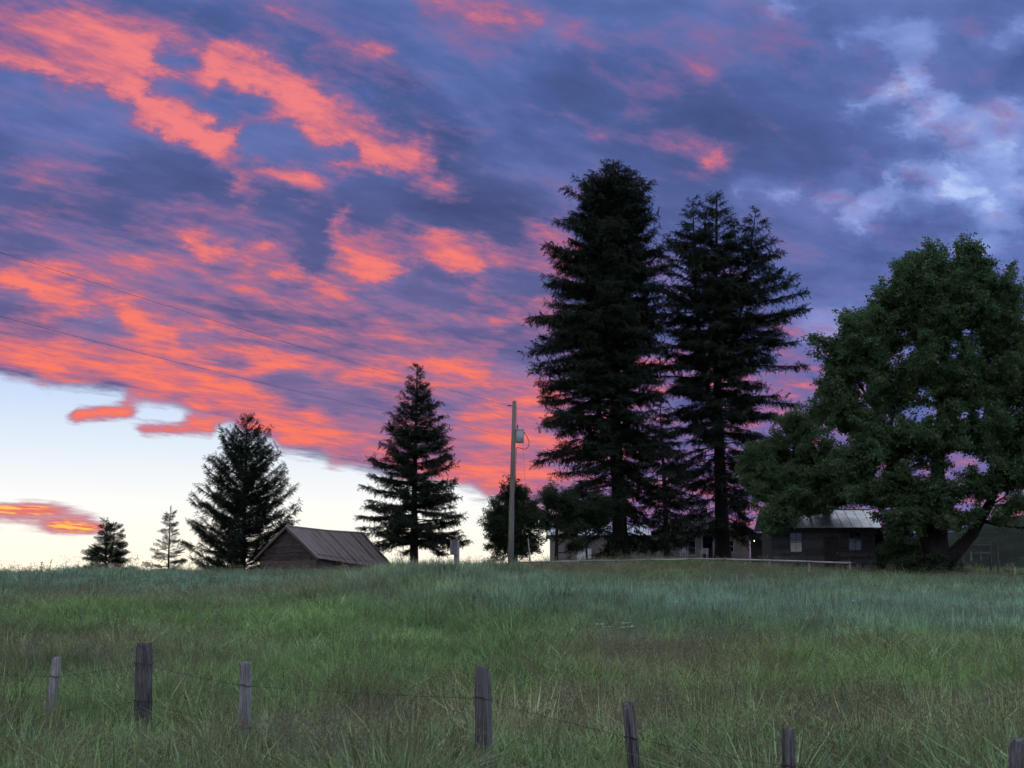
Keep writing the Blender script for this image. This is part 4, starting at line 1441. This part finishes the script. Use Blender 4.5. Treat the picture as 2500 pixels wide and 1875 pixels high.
patio_chair((14.05, 126.4, hz0 + .345), R(12), 'white patio chair under the double window of the farmhouse')
patio_chair((15.70, 126.3, hz0 + .345), R(-20), 'white patio chair by the farmhouse door, left of the spruce trunk')
wp = thing('white_board', 'white panel leaning on the farmhouse wall behind the thin-stemmed tree', 'board', (5.95, 127.1, hz(5.95, 127.1) + .02))
MB().add([(-.6, -.08, 0), (.6, -.08, 0), (.6, .72, 1.42), (-.6, .72, 1.42), (-.6, -.04, -.02), (.6, -.04, -.02), (.6, .76, 1.40), (-.6, .76, 1.40)],
         [(0, 1, 2, 3), (7, 6, 5, 4), (0, 4, 5, 1), (2, 6, 7, 3), (1, 5, 6, 2), (0, 3, 7, 4)]).build('panel', M_WHITE, wp)
MB().box(-.64, -.60, -.085, -.035, -.02, .10).build('clip', M_STEEL, wp)

# ------------------------------------------------------------------ cabin
cz0 = 4.42
cabin = thing('cabin', 'dark weathered board cabin with a pale tin roof beneath the maples', 'cabin', (0, 108, cz0))
A0, A1, AH = 18.15, 25.40, 2.78
MB().box(A0 + .03, A1 - .03, .05, 4.4, -.3, AH).build('wall', M_CORE, cabin)
ch = [(19.36, 20.34, .94, 2.44), (21.78, 22.92, -.2, 2.20), (23.46, 24.50, 1.06, 2.52)]
for i in range(13):
    board_row(cabin, 'wall_board', M_CABIN, A0, A1, .05, .032, -.15 + i * .225, -.15 + i * .225 + .218, ch, jit=.008)
for i in range(13):
    board_row(cabin, 'wall_board', M_CABIN, .1, 4.4, A1 - .03, -.032, -.15 + i * .225, -.15 + i * .225 + .218, [], axis='y', jit=.006)
window(cabin, 19.45, 20.25, 1.03, 2.35, .05, 2, 2, .08, M_CABIN, .55)
window(cabin, 23.55, 24.40, 1.15, 2.43, .05, 2, 2, .08, M_CABIN)
d = MB().box(21.86, 22.84, -.01, .04, -.15, 2.1).build('door', M_DOOR, cabin)
MB().box(21.78, 21.855, -.03, .045, -.15, 2.18).build('door_frame', M_CABIN, d); MB().box(22.845, 22.92, -.03, .045, -.15, 2.18).build('door_frame', M_CABIN, d)
MB().box(21.855, 22.845, -.03, .045, 2.105, 2.18).build('door_frame', M_CABIN, d)
MB().box(22.68, 22.72, -.05, -.012, .9, 1.02).build('handle', M_STEEL, d)
MB().box(A0 - .05, A1 + .05, -.10, .044, AH - .10, AH + .02).build('eave_board', M_CABIN, cabin)
nT = 12
for i in range(nT):
    x0, x1 = A0 - .45 + (A1 - A0 + .75) * i / nT, A0 - .45 + (A1 - A0 + .75) * (i + 1) / nT
    w = random.uniform(-.02, .02)
    s = MB().prism([(x0 + .006, -.75, AH - .06 + w), (x1 - .006, -.75, AH - .06 + w), (x1 - .006, 2.2, AH + 1.34), (x0 + .006, 2.2, AH + 1.34)], (0, .012, -.03)).build('roof_sheet', M_TIN, cabin)
    MB().tube([(x0 + .006, -.75, AH - .05 + w), (x0 + .006, 2.2, AH + 1.35)], .022, 5).build('seam', M_TIN, s)
    MB().prism([(x0 + .006, 2.23, AH + 1.34), (x1 - .006, 2.23, AH + 1.34), (x1 - .006, 5.1, AH - .06), (x0 + .006, 5.1, AH - .06)], (0, -.012, -.03)).build('roof_sheet', M_TIN, cabin)
MB().tube([(A0 - .45, 2.215, AH + 1.37), (A1 + .3, 2.215, AH + 1.37)], .05, 6).build('ridge_cap', M_TIN, cabin)
MB().prism([(A1 - .03, .1, AH), (A1 - .03, 4.4, AH), (A1 - .03, 2.2, AH + 1.22)], (-.04, 0, 0)).build('gable', M_CABIN, cabin)
MB().prism([(A0 + .03, .1, AH), (A0 + .03, 4.4, AH), (A0 + .03, 2.2, AH + 1.22)], (.04, 0, 0)).build('gable', M_CABIN, cabin)

# ------------------------------------------------------------------ utility pole, transformer and wires
px0, py0 = -.13, 100.0
pz0 = hz(px0, py0)
pole = thing('utility_pole', 'tall leaning wooden utility pole with a grey transformer can', 'utility pole', (px0, py0, pz0))
ph = 15.02 - pz0
lean = lambda z: .29 * z / ph
MB().tube([(0, 0, -.5), (lean(3), 0, 3), (lean(7), 0, 7), (lean(ph), 0, ph)], [.185, .17, .15, .125], 12).build('shaft', M_POLE, pole, True)
zt = 14.72 - pz0
MB().tube([(lean(zt) - .10, 0, zt), (lean(zt) - .20, 0, zt)], .03, 6).build('bracket', M_STEEL, pole)
m = MB()
for i in range(4):
    x = lean(zt) - .20 - i * .055
    m.tube([(x, 0, zt), (x - .02, 0, zt), (x - .055, 0, zt)], [.03, .055, .03], 8)
m.tube([(lean(zt) - .19, 0, zt), (lean(zt) - .44, 0, zt)], .02, 6)
m.build('insulator', M_CERAMIC, pole, True)
tz = 12.28 - pz0
tx = lean(tz) + .42
can = MB().tube([(tx, 0, tz - .01), (tx, 0, tz), (tx, 0, tz + .80), (tx, 0, tz + .805)], [.245, .265, .265, .24], 20).build('transformer', M_GREYMETAL, pole, True)
MB().tube([(tx, 0, tz + .806), (tx, 0, tz + .84), (tx, 0, tz + .86), (tx, 0, tz + .90)], [.285, .285, .24, .10], 20).build('lid', M_GREYMETAL, can, True)
m = MB()
for i in range(4):
    m.tube([(tx - .16, 0, tz + .90 + i * .07), (tx - .16, 0, tz + .93 + i * .07), (tx - .16, 0, tz + .96 + i * .07)], [.03, .06, .03], 8)
m.tube([(tx - .16, 0, tz + .86), (tx - .16, 0, tz + 1.18)], .022, 6)
m.build('bushing', M_CERAMIC, can, True)
for z in (tz + .2, tz + .62):
    MB().box(lean(z) + .10, tx - .22, -.05, .05, z - .04, z + .04).build('bracket', M_STEEL, pole)
MB().box(tx + .25, tx + .33, -.05, .05, tz + .60, tz + .70).build('terminal', M_CERAMIC, can)


def arc(p, n=16):
    """smooth curve through control points (Catmull-Rom)"""
    P = [Vector(q) for q in p]
    P = [P[0] * 2 - P[1]] + P + [P[-1] * 2 - P[-2]]
    out = []
    for i in range(1, len(P) - 2):
        for k in range(n):
            t = k / n
            a, b, c, d_ = P[i - 1:i + 3]
            out.append(.5 * ((2 * b) + (c - a) * t + (2 * a - 5 * b + 4 * c - d_) * t * t + (3 * b - a - 3 * c + d_) * t ** 3))
    return out + [P[-2]]


MB().tube(arc([(tx + .30, 0, tz + .62), (tx + .52, 0, tz + .28), (tx + .60, 0, tz - .1), (tx + .42, 0, tz - .42), (tx + .1, 0, tz - .38), (lean(tz) + .22, 0, tz - .34), (lean(8) + .19, 0, tz - .7), (lean(6) + .19, 0, tz - 2.4)], 6), .022, 5).build('drop_cable', M_CABLE, pole, True)
MB().tube(arc([(tx - .16, 0, tz + 1.2), (lean(zt) + .16, 0, zt - .9), (lean(zt) + .14, 0, zt - .1), (lean(zt) - .18, 0, zt - .12)], 6), .012, 4).build('jumper_wire', M_CABLE, pole, True)
MB().tube([(tx + .2, 0, tz), (tx + .35, -.1, tz - 2.9)], .006, 4).build('guy_wire', M_CABLE, pole)
MB().tube([(lean(1) + .165, -.06, .1), (lean(4) + .155, -.06, 4)], .02, 6).build('ground_conduit', M_STEEL, pole)


def wire(name, label, a, b, sagm, r, cat, group, mat, n=40):
    a, b = Vector(a), Vector(b)
    pts = []
    for i in range(n + 1):
        t = i / n
        p = a.lerp(b, t)
        p.z -= 4 * sagm * t * (1 - t)
        pts.append(p)
    return tag(MB().tube(pts, r, 4).build(name, mat, None, True), label, cat, group)


wx = px0 + lean(zt)
wire('power_line', 'upper overhead power line running left from the top of the utility pole', (wx - .42, 100, 14.72), (-36.0, 11.5, 15.6), .75, .0065, 'wire', 'overhead lines', M_CABLE)
wire('power_line', 'lower overhead power line running left from beside the transformer', (px0 + lean(12.7 - pz0) - .16, 100, 12.70), (-36.0, 11.5, 13.4), 1.0, .0065, 'wire', 'overhead lines', M_CABLE)

# ------------------------------------------------------------------ yard fence, stump post, leaning stick, gate


def wood_post(name, mat, parent, loc, h, r, seed, leanx=0.0, leany=0.0, k=14, rows=12, tip=0.0, rough=.08, square=0.0, taper=.06, bend=0.0):
    """a split, checked post: lumpy section, cracks that run up it, uneven sawn or broken top"""
    rd = random.Random(seed)
    ang = [2 * math.pi * j / k for j in range(k)]
    lob = [1 + rough * rd.uniform(-1, 1) + (square * (.18 * abs(math.cos(2 * a)) ** 2 - .06)) for a in ang]
    for c in range(3 if k < 20 else 8):
        j = rd.randrange(k)
        lob[j] *= rd.uniform(.72, .90)
    tops = [rd.uniform(-.03, .02) + tip * math.cos(a - 1.2) for a in ang]
    V, Fc = [], []
    for i in range(rows + 1):
        q = i / rows
        z = -.35 + (h + .35) * q
        ox = leanx * z + bend * math.sin(q * 3.1) ; oy = leany * z
        for j, a in enumerate(ang):
            rr = r * lob[j] * (1 + taper * (1 - 2 * q)) * (1 + rd.uniform(-.025, .025))
            zz = z + (tops[j] if i == rows else 0)
            if i == rows:
                rr *= .93
            V.append((ox + rr * math.cos(a), oy + rr * math.sin(a), zz))
    for i in range(rows):
        for j in range(k):
            Fc.append((i * k + j, i * k + (j + 1) % k, (i + 1) * k + (j + 1) % k, (i + 1) * k + j))
    o = rows * k
    cx, cy = leanx * h, leany * h
    V.append((cx, cy, h + (.012 if not tip else .03)))
    for j in range(k):
        Fc.append((o + j, o + (j + 1) % k, len(V) - 1))
    return MB().add(V, Fc).build(name, mat, parent, False, loc)


fx = [.05, 2.3, 4.5, 6.8, 9.1, 11.35, 13.7, 16.2, 18.6, 20.95]
fy = [100, 100, 100, 99.6, 99.2, 98.6, 98, 97.4, 96.7, 96]
ft = [4.45, 4.54, 4.58, 4.60, 4.66, 4.68, 4.64, 4.56, 4.46, 4.36]
yard = thing('rail_fence', 'low grey pole-rail fence in front of the farmhouse and cabin', 'fence', (0, 0, 0))
for i, (x, y, zt_) in enumerate(zip(fx, fy, ft)):
    g0 = hz(x, y)
    wood_post('post', M_RAIL, yard, (x, y + .12, g0), max(.25, zt_ - g0 + .06), .075, 300 + i, rd_ if (rd_ := random.uniform(-.04, .04)) else 0, 0, 8, 3)
for i in range(9):
    a, b = (fx[i] - .15, fy[i], ft[i]), (fx[i + 1] + .1, fy[i + 1], ft[i + 1])
    mid = ((a[0] + b[0]) / 2, (a[1] + b[1]) / 2, (a[2] + b[2]) / 2 + random.uniform(-.03, .03))
    MB().tube([a, mid, b], [.055, .06, .05], 7).build('rail', M_RAIL, yard, True)
lowf = thing('rail_fence', 'short sagging rail either side of the box post under the layered spruce', 'fence', (0, 0, 0))
for i, (a, b) in enumerate((((-5.95, 98.6, 4.02), (-3.7, 98.4, 4.22)), ((-3.6, 98.5, 4.24), (-2.2, 98.4, 4.10)))):
    MB().tube([a, ((a[0] + b[0]) / 2, 98.5, (a[2] + b[2]) / 2 - .02), b], [.05, .05, .045], 7).build('rail', M_RAIL, lowf, True)
for i, x in enumerate((-5.9, -2.25)):
    wood_post('post', M_RAIL, lowf, (x, 98.7, hz(x, 98.7)), max(.25, 4.12 - hz(x, 98.7)), .06, 330 + i, 0, 0, 8, 3)
bp = thing('box_post', 'stout stump post carrying a grey plank box, between spruce and utility pole', 'post', (-3.50, 98, hz(-3.5, 98)))
bh = 5.80 - hz(-3.5, 98)
wood_post('post', M_POST, bp, (0, 0, 0), bh, .19, 340, 0, 0, 12, 6)
bx = MB().box(-.40, .02, -.52, -.20, bh - .88, bh + .02).build('box', M_POST_D, bp)
for i in range(3):
    MB().box(-.395 + i * .14, -.27 + i * .14, -.545, -.523, bh - .86, bh).build('board', M_POST_D, bx)
MB().box(-.44, .06, -.57, -.18, bh + .023, bh + .06).build('lid', M_POST_D, bx)
ls = MB().tube([(0, 0, -.2), (-.1, 0, 1.1), (-.215, 0, 2.2)], [.045, .04, .035], 7).build('leaning_pole', M_RAIL, None, True, (1.24, 99, hz(1.24, 99)))
tag(ls, 'thin pale pole leaning left beside the foot of the utility pole', 'pole')
gt = thing('field_gate', 'dark wooden gate frame standing right of the great maple trunk', 'gate', (32.6, 112, hz(33.5, 112)))
gh = 6.22 - hz(33.5, 112)
for i, x in enumerate((0, 2.0, 2.55)):
    wood_post('post', M_POST_D, gt, (x, 0, 0), gh + .05 * i, .085, 350 + i, 0, 0, 8, 4)
MB().tube([(-.05, -.1, gh - .17), (2.05, -.1, gh - .14)], .06, 7).build('rail', M_POST_D, gt, True)
MB().tube([(0, -.1, gh - .75), (2.0, -.1, gh - .72)], .05, 7).build('rail', M_POST_D, gt, True)
for x in (.55, 1.25):
    MB().box(x, x + .10, -.13, -.10, gh - 1.25, gh - .6).build('slat', M_POST, gt)
wood_post('fence_post', M_POST, None, (31.6, 97.5, hz(31.6, 97.5)), 1.0, .07, 360, .05, 0, 8, 4)
tag(bpy.data.objects['fence_post'], 'single short grey post in the dark grass at the far right', 'post')

# ------------------------------------------------------------------ near fence along the bottom
near = [  # x, y, height, radius, lean, material, options, label
    (-5.97, 20.5, 1.03, .062, .10, M_POST, dict(square=1, bend=.01), 'thin pale leaning fence post, leftmost of the near fence'),
    (-4.48, 19.0, 1.25, .105, -.015, M_POST_D, dict(rough=.05), 'thick dark flat-topped post, second from left'),
    (-2.9, 17.0, 1.09, .058, .02, M_POST, dict(square=1, bend=.02), 'thin pale split post in tan grass, left of centre'),
    (-0.26, 14.0, 1.13, .075, -.02, M_POST_D, dict(tip=-.045, rough=.12), 'dark rounded post with a split top, nearest the picture centre'),
    (0.89, 12.0, 0.95, .047, -.085, M_POST_D, dict(rough=.14, tip=.02), 'slim crooked post with a chewed top, right of the centre post'),
    (1.93, 11.0, 0.84, .044, 0.0, M_POST_D, dict(square=.8), 'short slim square-cut post, second from the right'),
    (3.27, 10.0, 0.86, .125, 0.0, M_POST_D, dict(rough=.09), 'stout grey wired post cut off by the right edge'),
]
W_TOP, W_MID = [], []
for i, (x, y, ztop, r, ln, mat, kw, lab) in enumerate(near):
    g0 = hz(x, y)
    h = ztop - g0
    t = thing('fence_post', lab, 'fence post', (x - ln * h, y, g0), 0, 'posts of the near barbed-wire fence')
    wood_post('post', mat, t, (0, 0, 0), h, r, 400 + i, ln, random.uniform(-.02, .02), 30, 18, **kw)
    for dz, lst in ((.24, W_TOP), (.68, W_MID)):
        z = h - dz
        c = ln * z + kw.get('bend', 0) * math.sin((z + .35) / (h + .35) * 3.1)
        pts = [(c + (r * 1.10) * math.cos(a), (r * 1.10) * math.sin(a), z + .012 * math.sin(2 * a)) for a in [2 * math.pi * q / 14 for q in range(15)]]
        MB().tube(pts, .0045, 4, False).build('wire_wrap', M_WIRE, t)
        lst.append((x - ln * h + c, y - r * 1.13, g0 + z))


def barbed(label, pts):
    rd = random.Random(len(label))
    a, b = Vector(pts[0]), Vector(pts[1])
    P = [a + (a - b) * 3] + [Vector(p) for p in pts] + [Vector(pts[-1]) + (Vector(pts[-1]) - Vector(pts[-2])) * 1.2]
    P[0].z = hz(P[0].x, P[0].y) + .75
    m = MB()
    line = []
    for p, q in zip(P[:-1], P[1:]):
        n = max(4, int((q - p).length / .25))
        for i in range(n):
            t = i / n
            c = p.lerp(q, t)
            c.z -= .014 * 4 * t * (1 - t)
            line.append(c)
    line.append(P[-1])
    m.tube(line, .0018, 4)
    w = m.build('barbed_wire', M_WIRE)
    tag(w, label, 'wire', 'strands of the near fence')
    bm = MB()
    for c in line[::1]:
        for s in (-1, 1):
            d = Vector((rd.uniform(-.3, .3), rd.uniform(-.3, .3), 1)).normalized() * .022
            bm.tube([c - d * s, c + d * .3], .0025, 3, False)
    o = bm.build('barbs', M_WIRE, w)
    o['kind'] = 'stuff'


barbed('upper barbed wire strand strung along the near fence posts', W_TOP)
barbed('lower barbed wire strand half hidden in the grass at the near fence', W_MID)

# ------------------------------------------------------------------ single plants in the meadow


def leafy_stalk(name, label, x, y, stalks, h, mat, cat, group=None, seed=1, leaf=.10):
    rd = random.Random(seed)
    t = thing(name, label, cat, (x, y, hz(x, y)), 0, group)
    for (ox, lx) in stalks:
        hh = h * rd.uniform(.9, 1.05)
        MB().tube([(ox, 0, -.05), (ox + lx * .5, 0, hh * .5), (ox + lx, 0, hh)], [.014, .011, .005], 5, False).build('stem', M_TWIG, t)
        m = MB()
        for i in range(26):
            q = rd.uniform(.35, 1.02)
            c = Vector((ox + lx * q, 0, hh * q))
            a = rd.uniform(0, 6.28)
            d = Vector((math.cos(a), math.sin(a), rd.uniform(.2, 1.1))).normalized()
            s = d.cross(Vector((0, 0, 1))).normalized()
            L = leaf * rd.uniform(.7, 1.3)
            m.add([c, c + d * L * .5 + s * L * .22, c + d * L, c + d * L * .5 - s * L * .22], [(0, 1, 2, 3)])
        m.build('leaves', mat, t)['kind'] = 'stuff'


leafy_stalk('weed_stalk', 'forked leafy weed on the skyline at the far left', -25.3, 84.0, [(-.12, -.12), (.12, .16)], 1.15, M_NEEDLE2, 'plant', None, 1, .16)
leafy_stalk('weed_stalk', 'pale tall mullein stalk in the grass at the right edge', 22.4, 70.0, [(0, .05), (.18, .02)], 1.15, M_HEADS, 'plant', None, 2, .16)


def flower(x, y, h, seed, label, group):
    rd = random.Random(seed)
    t = thing('white_wildflower', label, 'flower', (x, y, hz(x, y)), 0, group)
    MB().tube([(0, 0, -.05), (.02, 0, h * .6), (.03, 0, h)], [.006, .005, .004], 4, False).build('stem', M_LEAF_L, t)
    m = MB()
    for k in range(7):
        a = k * .9 + rd.random() * .4
        c = Vector((.03, 0, h))
        d = Vector((math.cos(a), math.sin(a), .25))
        s = Vector((-math.sin(a), math.cos(a), 0))
        L = .11 * rd.uniform(.8, 1.2)
        m.add([c, c + d * L * .6 + s * L * .35, c + d * L, c + d * L * .6 - s * L * .35], [(0, 1, 2, 3)])
    m.build('petals', M_WHITE, t)


fr = random.Random(9)
for i in range(7):
    flower(-12.4 + fr.uniform(-.9, .9), 65 + fr.uniform(-4, 4), fr.uniform(.8, 1.0), 500 + i, 'small white wildflower in the blue-green grass below the shed', 'white flowers below the shed')
for i in range(6):
    flower(2.15 + fr.uniform(-.4, .4), 33.2 + fr.uniform(-.5, .5), fr.uniform(.62, .76), 520 + i, 'small white wildflower mid-slope, right of the picture centre', 'white flowers in mid-slope')
for i in range(5):
    flower(12.6 + fr.uniform(-.6, .6), 39.5 + fr.uniform(-.6, .6), fr.uniform(.62, .78), 540 + i, 'small white wildflower near the right edge of the meadow', 'white flowers at the right edge')
flower(8.6, 39.0, .82, 560, 'lone white wildflower in the blue-green band right of centre', None)
